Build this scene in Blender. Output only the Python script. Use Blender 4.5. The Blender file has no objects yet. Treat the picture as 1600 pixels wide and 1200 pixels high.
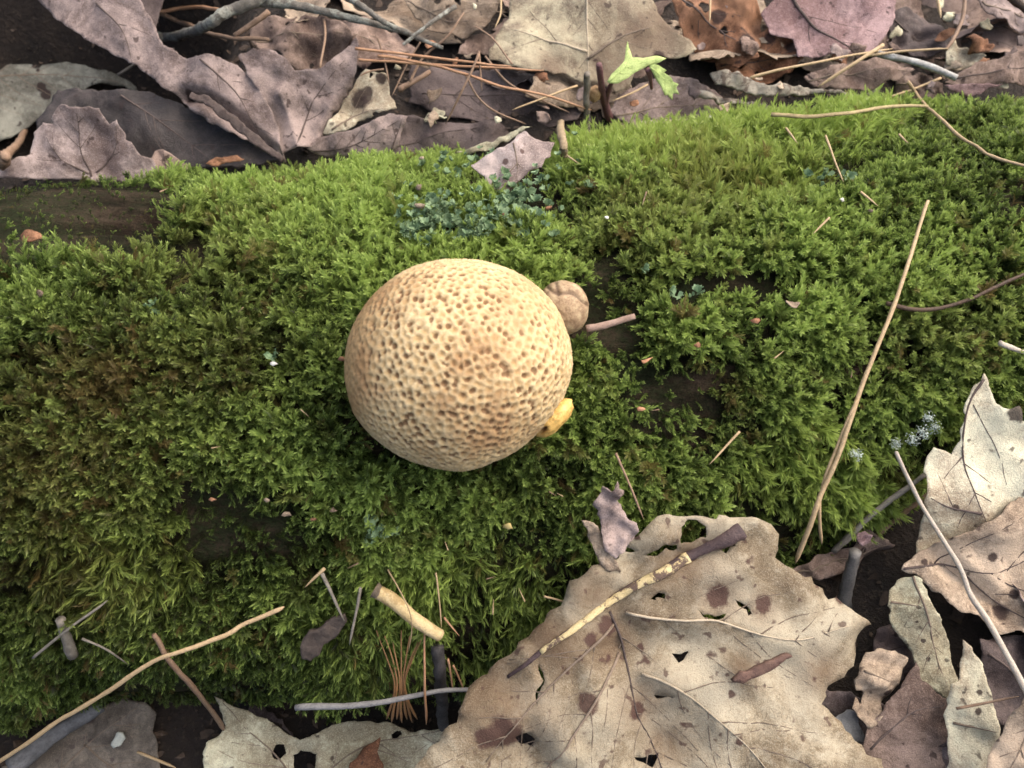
import bpy, bmesh, math, random
import numpy as np
from mathutils import Vector, Matrix, kdtree
from mathutils.geometry import delaunay_2d_cdt

random.seed(7); RNG = np.random.default_rng(11)
SC = bpy.context.scene; COL = SC.collection
R = math.radians

# ------------------------------------------------------------------ camera
PITCH = R(30); HF = R(62); CAM_L = .325
cd = bpy.data.cameras.new('camera'); cam = bpy.data.objects.new('camera', cd); COL.objects.link(cam)
FWD = np.array((0, math.sin(PITCH), -math.cos(PITCH))); UPV = np.array((0, math.cos(PITCH), math.sin(PITCH)))
RGT = np.array((1., 0, 0))
CAM = -FWD*CAM_L + UPV*.0150
cam.location = CAM; cam.rotation_euler = (PITCH, 0, 0)
cd.sensor_width = 36; cd.lens = 18/math.tan(HF/2); cd.clip_start = .004; cd.clip_end = 200
cd.dof.use_dof = True; cd.dof.focus_distance = .245; cd.dof.aperture_fstop = 20
SC.camera = cam
FPX = 800/math.tan(HF/2)

# ------------------------------------------------------------------ sky, sun, exposure
SUN_EL, SUN_AZ = 54, 62          # high, from behind the log and to the right
w = bpy.data.worlds.new('World'); SC.world = w; w.use_nodes = True
nt = w.node_tree; bg = nt.nodes['Background']
sky = nt.nodes.new('ShaderNodeTexSky'); sky.sky_type = 'NISHITA'; sky.sun_disc = False
sky.sun_elevation = R(SUN_EL); sky.sun_rotation = R(SUN_AZ); sky.air_density = 1.0; sky.dust_density = 6.0; sky.ozone_density = .3
nt.links.new(sky.outputs[0], bg.inputs[0]); bg.inputs[1].default_value = .11
sl = bpy.data.lights.new('sun', 'SUN'); sl.energy = 1.5; sl.angle = R(110); sl.color = (1, .95, .86)
so = bpy.data.objects.new('sun', sl); COL.objects.link(so)
sd = Vector((math.sin(R(SUN_AZ))*math.cos(R(SUN_EL)), math.cos(R(SUN_AZ))*math.cos(R(SUN_EL)), math.sin(R(SUN_EL))))
so.rotation_euler = sd.to_track_quat('Z', 'Y').to_euler(); so.location = sd*5
SC.view_settings.view_transform = 'Standard'; SC.view_settings.look = 'None'
SC.view_settings.exposure = 1.28; SC.view_settings.gamma = 1
SC.cycles.use_denoising = True; SC.cycles.max_bounces = 4; SC.cycles.adaptive_threshold = .02
SC.cycles.diffuse_bounces = 2; SC.cycles.glossy_bounces = 2; SC.cycles.transmission_bounces = 3

# ------------------------------------------------------------------ noise
def _hash(ix, iy, iz, seed):
    h = (ix*374761393 + iy*668265263 + iz*2147483647 + seed*1274126177) & 0xffffffff
    h = ((h ^ (h >> 13))*1274126177) & 0xffffffff
    h = (h ^ (h >> 16)) & 0xffff
    return h/32767.5 - 1
def vnoise(P, seed=0):
    P = np.asarray(P, float); i = np.floor(P).astype(np.int64); f = P - i; f = f*f*(3-2*f)
    out = 0
    for dx in (0, 1):
        for dy in (0, 1):
            for dz in (0, 1):
                wgt = (f[..., 0] if dx else 1-f[..., 0])*(f[..., 1] if dy else 1-f[..., 1])*(f[..., 2] if dz else 1-f[..., 2])
                out = out + wgt*_hash(i[..., 0]+dx, i[..., 1]+dy, i[..., 2]+dz, seed)
    return out
def fbm(P, seed=0, o=4):
    P = np.asarray(P, float); s = 0; a = .5
    for k in range(o):
        s = s + a*vnoise(P*(2**k) + 17.3*k, seed+k); a *= .5
    return s
def v3(x, y, z=0.): return np.stack([np.asarray(x, float)+0*np.asarray(y, float), np.asarray(y, float)+0*np.asarray(x, float), np.zeros_like(np.asarray(x, float)+np.asarray(y, float))+z], -1)
def smooth(a, b, x): t = np.clip((x-a)/(b-a), 0, 1); return t*t*(3-2*t)

# ------------------------------------------------------------------ log and ground surfaces, pixel rays
LA = R(8); AX = np.array((math.cos(LA), math.sin(LA), 0)); E1 = np.array((-math.sin(LA), math.cos(LA), 0)); E2 = np.array((0, 0, 1.))
def log_R(s, th):
    s = np.asarray(s, float); th = np.asarray(th, float)
    P = np.stack([s*9, np.cos(th)*1.1, np.sin(th)*1.1], -1)
    r = .0945 - .02*np.clip(s, -.02, .4)*.35
    a = np.mod(th, 2*math.pi); front = smooth(R(95), R(165), a)*smooth(R(330), R(265), a)
    r = r*(1 + .06*fbm(P, 3, 3))*(1-.34*smooth(-.01, .17, s)*front-.17*smooth(-.04, -.15, s)*front+.10*smooth(-.06, -.15, s)*(1-front))
    Q = np.stack([s*22, np.cos(th)*5, np.sin(th)*5], -1)
    return r + .0035*fbm(Q, 9, 3)
def log_pt(s, th, off=0.):
    r = log_R(s, th)+off
    return (np.asarray(s)[..., None]*AX + (r*np.cos(th))[..., None]*E1 + (r*np.sin(th))[..., None]*E2)
def log_f(p):
    s = p@AX; a = p@E1; b = p@E2
    return np.hypot(a, b) - log_R(s, np.arctan2(b, a))
def ground_z(x, y):
    x = np.asarray(x, float); y = np.asarray(y, float)
    t = -x*math.sin(LA) + y*math.cos(LA); s = x*math.cos(LA) + y*math.sin(LA)
    fr = np.interp(s, [-.25, -.09, -.04, .0, .03, .075, .105, .14, .25], [-.030, -.026, -.020, .006, .022, .028, .036, .044, .046]) - .10*np.clip(-t-.10, 0, .5)
    bk = .052 + .16*np.clip(t-.06, 0, 3)*np.exp(-np.clip(t, 0, 9)*.8)
    z = fr + (bk-fr)*smooth(-.03, .05, t)
    P = v3(x, y)
    z = z + .006*fbm(P*25, 21, 3) + .02*fbm(P*2, 5, 2)*smooth(.5, 2, np.hypot(x, y))
    z = z - .085*np.exp(-((x+.185)/.060)**4 - ((y-.135)/.040)**4)
    return z
def ray(px, py):
    d = RGT*(px-800)/FPX + UPV*(600-py)/FPX + FWD
    return d/np.linalg.norm(d)
def proj(p):
    q = np.asarray(p)-CAM; z = q@FWD
    return 800+FPX*(q@RGT)/z, 600-FPX*(q@UPV)/z
_T = np.linspace(.08, .9, 1600)
def hit(px, py, off=0., surf='S'):
    """first point on the ray of a pixel on the log (L), ground (G) or either (S), raised by off"""
    d = ray(px, py); P = CAM + _T[:, None]*d
    best = None
    if surf in 'LS':
        f = log_f(P)-off; k = np.nonzero(f < 0)[0]
        if len(k): best = _T[k[0]]
        elif surf == 'L': best = _T[np.argmin(f)]
    if surf in 'GS':
        f = P[:, 2]-ground_z(P[:, 0], P[:, 1])-off; k = np.nonzero(f < 0)[0]
        if len(k) and (best is None or _T[k[0]] < best): best = _T[k[0]]
    if best is None: best = .4
    return CAM + best*d

# ------------------------------------------------------------------ object helpers
def link(o, parent=None):
    COL.objects.link(o)
    if parent is not None: o.parent = parent
    return o
def tag(o, label, cat, group=None, kind=None):
    if label: o['label'] = label
    if cat: o['category'] = cat
    if group: o['group'] = group
    if kind: o['kind'] = kind
    return o
def mesh_obj(name, verts, faces, mat, parent=None, smooth_=True, origin=None):
    me = bpy.data.meshes.new(name)
    verts = np.asarray(verts, float)
    if origin is not None: verts = verts-np.asarray(origin)
    me.from_pydata(verts.tolist(), [], [list(map(int, f)) for f in faces]); me.update()
    if mat: me.materials.append(mat)
    if smooth_: me.polygons.foreach_set('use_smooth', [True]*len(me.polygons))
    o = bpy.data.objects.new(name, me)
    if origin is not None: o.location = origin
    return link(o, parent)
def fattr(o, name, vals, dom='POINT'):
    a = o.data.attributes.new(name, 'FLOAT', dom); a.data.foreach_set('value', np.asarray(vals, np.float32))
def catmull(P, n):
    P = np.asarray(P, float)
    if len(P) == 2: return P[0]+(P[1]-P[0])*np.linspace(0, 1, n)[:, None]
    Q = np.vstack([2*P[0]-P[1], P, 2*P[-1]-P[-2]]); out = []
    T = np.linspace(0, len(P)-1-1e-9, n)
    for t in T:
        i = int(t); f = t-i; a, b, c, d = Q[i:i+4]
        out.append(.5*(2*b+(c-a)*f+(2*a-5*b+4*c-d)*f*f+(3*b-a-3*c+d)*f**3))
    return np.array(out)
def tube_geo(P, rad, sides=6, rough=0., seed=0, flat=1.):
    P = np.asarray(P, float); n = len(P); rad = np.broadcast_to(rad, (n,))
    T = np.gradient(P, axis=0); T /= np.linalg.norm(T, axis=1)[:, None]+1e-12
    ref = np.array((.13, .2, .97)); A = np.cross(T, ref); A /= np.linalg.norm(A, axis=1)[:, None]; B = np.cross(T, A)
    V = []; F = []
    for i in range(n):
        for k in range(sides):
            an = 2*math.pi*k/sides; rr = rad[i]
            V.append(P[i]+rr*(math.cos(an)*A[i]+math.sin(an)*flat*B[i]))
    V = np.array(V)
    if rough:
        C = np.repeat(P, sides, 0); L = np.linalg.norm(rad)/math.sqrt(n)
        V = C+(V-C)*(1+rough*fbm(V/L*.9, seed, 3))[:, None]
    for i in range(n-1):
        for k in range(sides):
            k2 = (k+1) % sides; F.append((i*sides+k, i*sides+k2, (i+1)*sides+k2, (i+1)*sides+k))
    F.append(tuple(range(sides-1, -1, -1))); F.append(tuple((n-1)*sides+k for k in range(sides)))
    return V, F
def tube(name, P, rad, mat, parent=None, sides=6, rough=0., seed=0, flat=1., origin=None):
    V, F = tube_geo(P, rad, sides, rough, seed, flat)
    return mesh_obj(name, V, F, mat, parent, origin=origin)

# ------------------------------------------------------------------ materials
def new_mat(name):
    m = bpy.data.materials.new(name); m.use_nodes = True; t = m.node_tree
    return m, t, t.nodes['Principled BSDF']
def N(t, typ, **kw):
    n = t.nodes.new(typ)
    for k, v in kw.items():
        if k.startswith('i_'): n.inputs[k[2:].replace('_', ' ')].default_value = v
        else: setattr(n, k, v)
    return n
def noise_n(t, coord, scale, detail=4, rough=.6, dist=0.):
    n = N(t, 'ShaderNodeTexNoise'); n.inputs['Scale'].default_value = scale; n.inputs['Detail'].default_value = detail
    n.inputs['Roughness'].default_value = rough; n.inputs['Distortion'].default_value = dist
    t.links.new(coord, n.inputs['Vector']); return n.outputs['Fac']
def ramp(t, fac, stops):
    r = N(t, 'ShaderNodeValToRGB'); e = r.color_ramp.elements
    while len(e) < len(stops): e.new(.5)
    for k, (p, c) in enumerate(stops):
        e[k].position = p; e[k].color = (*c, 1) if len(c) == 3 else c
    t.links.new(fac, r.inputs[0]); return r.outputs[0]
def mix(t, fac, a, b, typ='MIX'):
    m = N(t, 'ShaderNodeMix', data_type='RGBA', blend_type=typ)
    for s, v in ((0, fac), (6, a), (7, b)):
        if hasattr(v, 'is_linked'): t.links.new(v, m.inputs[s])
        else: m.inputs[s].default_value = v if s == 0 else ((*v, 1) if len(v) == 3 else v)
    return m.outputs[2]
def math_n(t, op, a, b=0.):
    m = N(t, 'ShaderNodeMath', operation=op)
    for s, v in ((0, a), (1, b)):
        if hasattr(v, 'is_linked'): t.links.new(v, m.inputs[s])
        else: m.inputs[s].default_value = v
    return m.outputs[0]
def bump(t, h, dist, strength=1., prev=None):
    b = N(t, 'ShaderNodeBump'); b.inputs['Strength'].default_value = strength; b.inputs['Distance'].default_value = dist
    t.links.new(h, b.inputs['Height'])
    if prev is not None: t.links.new(prev, b.inputs['Normal'])
    return b.outputs[0]
def attr(t, name, typ='GEOMETRY'):
    a = N(t, 'ShaderNodeAttribute', attribute_name=name, attribute_type=typ); return a.outputs['Fac']
def objcoord(t):
    c = N(t, 'ShaderNodeTexCoord').outputs['Object']; oi = N(t, 'ShaderNodeObjectInfo')
    v = N(t, 'ShaderNodeVectorMath', operation='ADD'); t.links.new(c, v.inputs[0])
    k = N(t, 'ShaderNodeVectorMath', operation='SCALE'); k.inputs[0].default_value = (3.1, 5.7, 1.9)
    t.links.new(oi.outputs['Random'], k.inputs['Scale']); t.links.new(k.outputs[0], v.inputs[1])
    return v.outputs[0], oi.outputs['Random']

_leafmats = {}
def leaf_mat(name, c1, c2, spot=(.035, .02, .018), pale=None, rough=.72, spec=.25, transl=.12, vein=.25):
    """dead leaf: two mottled base colours, fine net of veins, spots from an attribute"""
    if name in _leafmats: return _leafmats[name]
    m, t, b = new_mat(name); co, rnd = objcoord(t)
    n1 = noise_n(t, co, 70, 5, .65, .4); n2 = noise_n(t, co, 420, 6, .7); n3 = noise_n(t, co, 1700, 3, .6)
    col = mix(t, ramp(t, n1, [(.34, (0, 0, 0)), (.66, (1, 1, 1))]), c1, c2)
    g = tuple(.55*x for x in c1)
    col = mix(t, math_n(t, 'MULTIPLY', ramp(t, n2, [(.38, (1, 1, 1)), (.48, (0, 0, 0))]), .55), col, g)
    hi = pale or tuple(min(.75, x*1.7) for x in c2)
    col = mix(t, math_n(t, 'MULTIPLY', ramp(t, n2, [(.53, (0, 0, 0)), (.61, (1, 1, 1))]), .55), col, hi)
    # vein net, broken up
    wv = N(t, 'ShaderNodeVectorMath', operation='ADD'); t.links.new(co, wv.inputs[0])
    nv = N(t, 'ShaderNodeTexNoise'); nv.inputs['Scale'].default_value = 300; nv.inputs['Detail'].default_value = 3; t.links.new(co, nv.inputs['Vector'])
    sv = N(t, 'ShaderNodeVectorMath', operation='SCALE'); t.links.new(nv.outputs['Color'], sv.inputs[0]); sv.inputs['Scale'].default_value = .004
    t.links.new(sv.outputs[0], wv.inputs[1])
    vo = N(t, 'ShaderNodeTexVoronoi', feature='DISTANCE_TO_EDGE'); vo.inputs['Scale'].default_value = 420; t.links.new(wv.outputs[0], vo.inputs['Vector'])
    net = math_n(t, 'MULTIPLY', ramp(t, vo.outputs['Distance'], [(.0, (1, 1, 1)), (.07, (0, 0, 0))]), ramp(t, noise_n(t, co, 130, 3, .6), [(.42, (0, 0, 0)), (.62, (1, 1, 1))]))
    vo2 = N(t, 'ShaderNodeTexVoronoi', feature='DISTANCE_TO_EDGE'); vo2.inputs['Scale'].default_value = 1300; t.links.new(wv.outputs[0], vo2.inputs['Vector'])
    net2 = ramp(t, vo2.outputs['Distance'], [(.0, (1, 1, 1)), (.2, (0, 0, 0))])
    col = mix(t, math_n(t, 'MULTIPLY', net, vein), col, tuple(.5*x for x in c1))
    col = mix(t, math_n(t, 'MULTIPLY', net2, .16), col, tuple(.5*x for x in c1))
    # broad weathering: bleached and browned areas, grain
    n0 = noise_n(t, co, 26, 5, .7, .8)
    col = mix(t, math_n(t, 'MULTIPLY', ramp(t, n0, [(.48, (0, 0, 0)), (.62, (1, 1, 1))]), .75), col, hi)
    col = mix(t, math_n(t, 'MULTIPLY', ramp(t, n0, [(.36, (1, 1, 1)), (.50, (0, 0, 0))]), .75), col, tuple(x*k for x, k in zip(c1, (.55, .48, .45))))
    n4 = noise_n(t, co, 2600, 4, .75)
    col = mix(t, math_n(t, 'MULTIPLY', ramp(t, n4, [(.52, (0, 0, 0)), (.66, (1, 1, 1))]), .5), col, hi)
    col = mix(t, math_n(t, 'MULTIPLY', ramp(t, n4, [(.34, (1, 1, 1)), (.47, (0, 0, 0))]), .5), col, tuple(.4*x for x in c1))
    stn = math_n(t, 'MULTIPLY', attr(t, 'stain'), ramp(t, n2, [(.25, (.4, .4, .4)), (.6, (1, 1, 1))]))
    col = mix(t, math_n(t, 'MULTIPLY', stn, .8), col, tuple(x*k for x, k in zip(c1, (.50, .38, .34))))
    sp = attr(t, 'spot'); spn = math_n(t, 'ADD', sp, math_n(t, 'MULTIPLY', math_n(t, 'SUBTRACT', n2, .5), .9))
    spf = ramp(t, spn, [(.38, (0, 0, 0)), (.62, (1, 1, 1))])
    col = mix(t, math_n(t, 'MULTIPLY', spf, .9), col, spot)
    # freckles
    fr = ramp(t, noise_n(t, co, 330, 2, .4), [(.66, (0, 0, 0)), (.72, (1, 1, 1))])
    col = mix(t, math_n(t, 'MULTIPLY', fr, .75), col, spot)
    hs = N(t, 'ShaderNodeHueSaturation'); t.links.new(col, hs.inputs['Color'])
    t.links.new(math_n(t, 'ADD', math_n(t, 'MULTIPLY', rnd, .4), .8), hs.inputs['Value'])
    col = hs.outputs[0]
    t.links.new(col, b.inputs['Base Color']); b.inputs['Roughness'].default_value = rough
    b.inputs['Specular IOR Level'].default_value = spec
    h = math_n(t, 'ADD', math_n(t, 'MULTIPLY', net, -.25), math_n(t, 'ADD', math_n(t, 'MULTIPLY', net2, -.15), math_n(t, 'ADD', math_n(t, 'MULTIPLY', n2, 1.0), math_n(t, 'MULTIPLY', n4, .6))))
    bn = bump(t, h, .00045, .8); t.links.new(bn, b.inputs['Normal'])
    tr = N(t, 'ShaderNodeBsdfTranslucent'); t.links.new(col, tr.inputs[0])
    ms = N(t, 'ShaderNodeMixShader'); ms.inputs[0].default_value = transl
    t.links.new(b.outputs[0], ms.inputs[1]); t.links.new(tr.outputs[0], ms.inputs[2])
    t.links.new(ms.outputs[0], t.nodes['Material Output'].inputs[0])
    _leafmats[name] = m; return m
_sm = {}
def simple_mat(name, c1, c2, scale=500, rough=.7, spec=.3, bmp=.0003, stretch=None, streak=None):
    if name in _sm: return _sm[name]
    m, t, b = new_mat(name); co, rnd = objcoord(t)
    n1 = noise_n(t, co, scale, 6, .72); n2 = noise_n(t, co, scale*7, 4, .7)
    col = mix(t, ramp(t, n1, [(.35, (0, 0, 0)), (.65, (1, 1, 1))]), c1, c2)
    if streak:
        col = mix(t, ramp(t, noise_n(t, co, scale*.6, 5, .75, .6), [(.50, (0, 0, 0)), (.56, (1, 1, 1))]), col, streak)
    col = mix(t, math_n(t, 'MULTIPLY', ramp(t, n2, [(.3, (1, 1, 1)), (.5, (0, 0, 0))]), .5), col, tuple(.4*x for x in c1))
    hs = N(t, 'ShaderNodeHueSaturation'); t.links.new(col, hs.inputs['Color'])
    t.links.new(math_n(t, 'ADD', math_n(t, 'MULTIPLY', rnd, .4), .8), hs.inputs['Value'])
    t.links.new(hs.outputs[0], b.inputs['Base Color']); b.inputs['Roughness'].default_value = rough; b.inputs['Specular IOR Level'].default_value = spec
    t.links.new(bump(t, n2, bmp, .9, bump(t, n1, bmp*2, .8)), b.inputs['Normal'])
    _sm[name] = m; return m

# ------------------------------------------------------------------ ground
def build_ground():
    def axis(c, near, step, far):
        a = list(np.arange(-near, near+1e-9, step)); k = step; x = near
        while x < far: k *= 1.35; x += k; a.append(x); a.insert(0, -x)
        return np.array(a)+c
    xs = axis(0, .45, .008, 60); ys = axis(.05, .45, .008, 60)
    X, Y = np.meshgrid(xs, ys); Z = ground_z(X, Y)
    V = np.stack([X, Y, Z], -1).reshape(-1, 3); n = len(xs); F = []
    for j in range(len(ys)-1):
        for i in range(n-1):
            a = j*n+i; F.append((a, a+1, a+n+1, a+n))
    m, t, b = new_mat('humus'); co = N(t, 'ShaderNodeTexCoord').outputs['Object']
    n1 = noise_n(t, co, 60, 8, .7); n2 = noise_n(t, co, 500, 5, .7)
    col = ramp(t, n1, [(.3, (.010, .007, .005)), (.55, (.030, .019, .013)), (.75, (.060, .040, .027))])
    col = mix(t, ramp(t, n2, [(.55, (0, 0, 0)), (.7, (1, 1, 1))]), col, (.08, .055, .038))
    t.links.new(col, b.inputs['Base Color']); b.inputs['Roughness'].default_value = .85
    t.links.new(bump(t, n2, .004, 1), b.inputs['Normal'])
    o = mesh_obj('ground', V, F, m); o['kind'] = 'structure'
build_ground()

# ------------------------------------------------------------------ log
def build_log():
    S = np.arange(-.62, .6201, .004); TH = np.linspace(0, 2*math.pi, 180, endpoint=False)
    SS, TT = np.meshgrid(S, TH, indexing='ij'); V = log_pt(SS, TT)
    # bark relief: long ridges and cracks
    P = np.stack([SS*14, np.cos(TT)*9, np.sin(TT)*9], -1); rel = fbm(P, 31, 4)
    Nn = np.cos(TT)[..., None]*E1+np.sin(TT)[..., None]*E2
    V = V + (np.minimum(rel, .12)*.009-.0015)[..., None]*Nn
    n = len(TH); F = []
    for i in range(len(S)-1):
        for k in range(n):
            k2 = (k+1) % n; F.append((i*n+k, (i+1)*n+k, (i+1)*n+k2, i*n+k2))
    F.append(tuple(range(n))); F.append(tuple((len(S)-1)*n+k for k in range(n-1, -1, -1)))
    m, t, b = new_mat('rotting_bark'); co = N(t, 'ShaderNodeTexCoord').outputs['Object']
    mp = N(t, 'ShaderNodeMapping'); mp.inputs['Scale'].default_value = (.35, 1, 1); t.links.new(co, mp.inputs[0])
    n1 = noise_n(t, mp.outputs[0], 90, 7, .7); n2 = noise_n(t, co, 700, 5, .7); n3 = noise_n(t, co, 26, 4, .6)
    col = ramp(t, n1, [(.34, (.006, .004, .003)), (.48, (.028, .017, .012)), (.60, (.075, .050, .036))])
    alg = math_n(t, 'MULTIPLY', ramp(t, n3, [(.35, (0, 0, 0)), (.6, (1, 1, 1))]), ramp(t, n2, [(.35, (.2, .2, .2)), (.6, (1, 1, 1))]))
    col = mix(t, math_n(t, 'MULTIPLY', alg, .8), col, (.028, .042, .016))
    t.links.new(col, b.inputs['Base Color']); b.inputs['Roughness'].default_value = .95; b.inputs['Specular IOR Level'].default_value = .1
    t.links.new(bump(t, n2, .002, 1, bump(t, n1, .008, 1)), b.inputs['Normal'])
    o = mesh_obj('fallen_log', V.reshape(-1, 3), F, m)
    tag(o, 'rotting fallen log lying on the forest floor under a coat of moss', 'log')
build_log()

# ------------------------------------------------------------------ earthballs
def blob_on_log(px, py, rpx, sink):
    d = ray(px, py); best = None
    for tt in np.linspace(.15, .33, 900):
        p = CAM+tt*d; r = rpx*(tt*(d@FWD))/FPX
        if log_f(p) < r*sink: best = (p, r); break
    return best
BALL_C, BALL_R = blob_on_log(718, 572, 169, .80)
def icos(sub):
    bm = bmesh.new(); bmesh.ops.create_icosphere(bm, subdivisions=sub, radius=1)
    V = np.array([v.co[:] for v in bm.verts]); F = [[v.index for v in f.verts] for f in bm.faces]; bm.free(); return V, F
def ball_frame(c):
    w_ = CAM-c; w_ /= np.linalg.norm(w_); u_ = np.cross(UPV, w_); u_ /= np.linalg.norm(u_); v_ = np.cross(w_, u_); return u_, v_, w_
def earthball_mat():
    m, t, b = new_mat('earthball_skin'); co = N(t, 'ShaderNodeTexCoord').outputs['Object']
    pit = attr(t, 'pit'); rid = attr(t, 'ridge'); st = attr(t, 'stain')
    n1 = noise_n(t, co, 900, 5, .7); n2 = noise_n(t, co, 2600, 4, .7); n3 = noise_n(t, co, 90, 4, .6)
    col = mix(t, n3, (.43, .285, .12), (.53, .375, .18))
    col = mix(t, math_n(t, 'MULTIPLY', ramp(t, n1, [(.35, (1, 1, 1)), (.55, (0, 0, 0))]), .5), col, (.36, .215, .09))
    col = mix(t, math_n(t, 'MULTIPLY', attr(t, 'halo'), .55), col, (.36, .215, .09))
    rf = math_n(t, 'MULTIPLY', rid, ramp(t, n1, [(.3, (.35, .35, .35)), (.6, (1, 1, 1))]))
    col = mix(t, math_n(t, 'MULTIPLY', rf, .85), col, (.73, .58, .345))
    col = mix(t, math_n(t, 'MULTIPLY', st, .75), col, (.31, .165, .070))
    pf = ramp(t, math_n(t, 'ADD', pit, math_n(t, 'MULTIPLY', math_n(t, 'SUBTRACT', n1, .5), .5)), [(.36, (0, 0, 0)), (.70, (1, 1, 1))])
    col = mix(t, math_n(t, 'MULTIPLY', pf, .85), col, mix(t, n2, (.10, .048, .020), (.26, .135, .058)))
    t.links.new(col, b.inputs['Base Color']); b.inputs['Roughness'].default_value = .62; b.inputs['Specular IOR Level'].default_value = .35
    b.inputs['Subsurface Weight'].default_value = 0
    t.links.new(bump(t, n2, .0002, .7, bump(t, n1, .0005, .7)), b.inputs['Normal'])
    return m
def build_ball():
    V, F = icos(7); c = BALL_C; r = BALL_R; u_, v_, w_ = ball_frame(c)
    ang = np.array([-24, 0, 35, 58, 90, 117, 146, 180, 204, 225, 250, 270, 290, 315, 336, 360, 395.])
    rad = np.array([165, 175, 174, 168, 162, 169, 173, 176, 178, 168, 161, 163, 156, 157, 165, 175, 174.])/169
    a = np.degrees(np.arctan2(V[:, 1], V[:, 0])) % 360
    rr = np.interp(a, ang, rad); k = np.hypot(V[:, 0], V[:, 1])
    rr = 1+(rr-1)*k**2
    # cells
    n = 2500; i = np.arange(n)+.5; z = 1-2*i/n; ph = i*math.pi*(1+5**.5)
    C = np.stack([np.sqrt(1-z*z)*np.cos(ph), np.sqrt(1-z*z)*np.sin(ph), z], -1)+RNG.normal(0, .016, (n, 3)); C /= np.linalg.norm(C, axis=1)[:, None]
    kd = kdtree.KDTree(n)
    for j, p in enumerate(C): kd.insert(p, j)
    kd.balance(); strength = np.clip(RNG.beta(1.6, 1.5, n)*1.2, 0, 1)
    d1 = np.empty(len(V)); d2 = np.empty(len(V)); id1 = np.empty(len(V), int)
    Vw = V + .012*np.stack([vnoise(V*22, 1), vnoise(V*22, 2), vnoise(V*22, 3)], -1)
    for j, p in enumerate(Vw):
        q = kd.find_n(p, 2); d1[j] = q[0][2]; id1[j] = q[0][1]; d2[j] = q[1][2]
    edge = (d2-d1)/.07
    fine = 1-smooth(-.35, -.85, V[:, 0]*.9-V[:, 2]*.2)*.0
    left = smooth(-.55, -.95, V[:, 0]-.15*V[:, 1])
    st_ = strength[id1]
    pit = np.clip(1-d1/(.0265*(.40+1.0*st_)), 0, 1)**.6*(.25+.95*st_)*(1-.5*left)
    halo = np.clip(1.15-d1/.040, 0, 1)*(.35+.65*st_)
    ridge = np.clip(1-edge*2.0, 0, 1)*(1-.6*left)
    stain = np.clip(fbm(V*3.2+5, 77, 4)*1.8-.05, 0, 1)*.9
    for (sx, sy, sr) in ((-.12, -.30, .20), (.28, .02, .22), (.50, .36, .10), (.25, -.5, .25), (.1, .2, .15)):
        stain += .55*np.exp(-((V[:, 0]-sx)**2+(V[:, 1]-sy)**2)/sr**2)*(V[:, 2] > 0)*(1+1.3*fbm(V*14, 5, 3))
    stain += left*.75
    rr = rr + .013*ridge - .024*pit*(.5+.5*st_) + .007*np.abs(fbm(V*30, 45, 2)) + .022*fbm(V*1.7, 41, 3) + .004*fbm(V*40, 42, 2)
    P = (V*rr[:, None]*r)
    P[:, 2] *= .93
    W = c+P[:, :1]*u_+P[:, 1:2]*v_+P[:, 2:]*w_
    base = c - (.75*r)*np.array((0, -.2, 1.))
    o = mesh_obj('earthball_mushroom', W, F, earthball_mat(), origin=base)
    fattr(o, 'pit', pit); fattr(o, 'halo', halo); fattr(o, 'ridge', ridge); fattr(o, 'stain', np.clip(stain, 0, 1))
    tag(o, 'large round cream earthball mushroom with brown pitted scales on mossy log', 'mushroom')
build_ball()
SB_C, SB_R = blob_on_log(880, 481, 42, .95)
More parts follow.
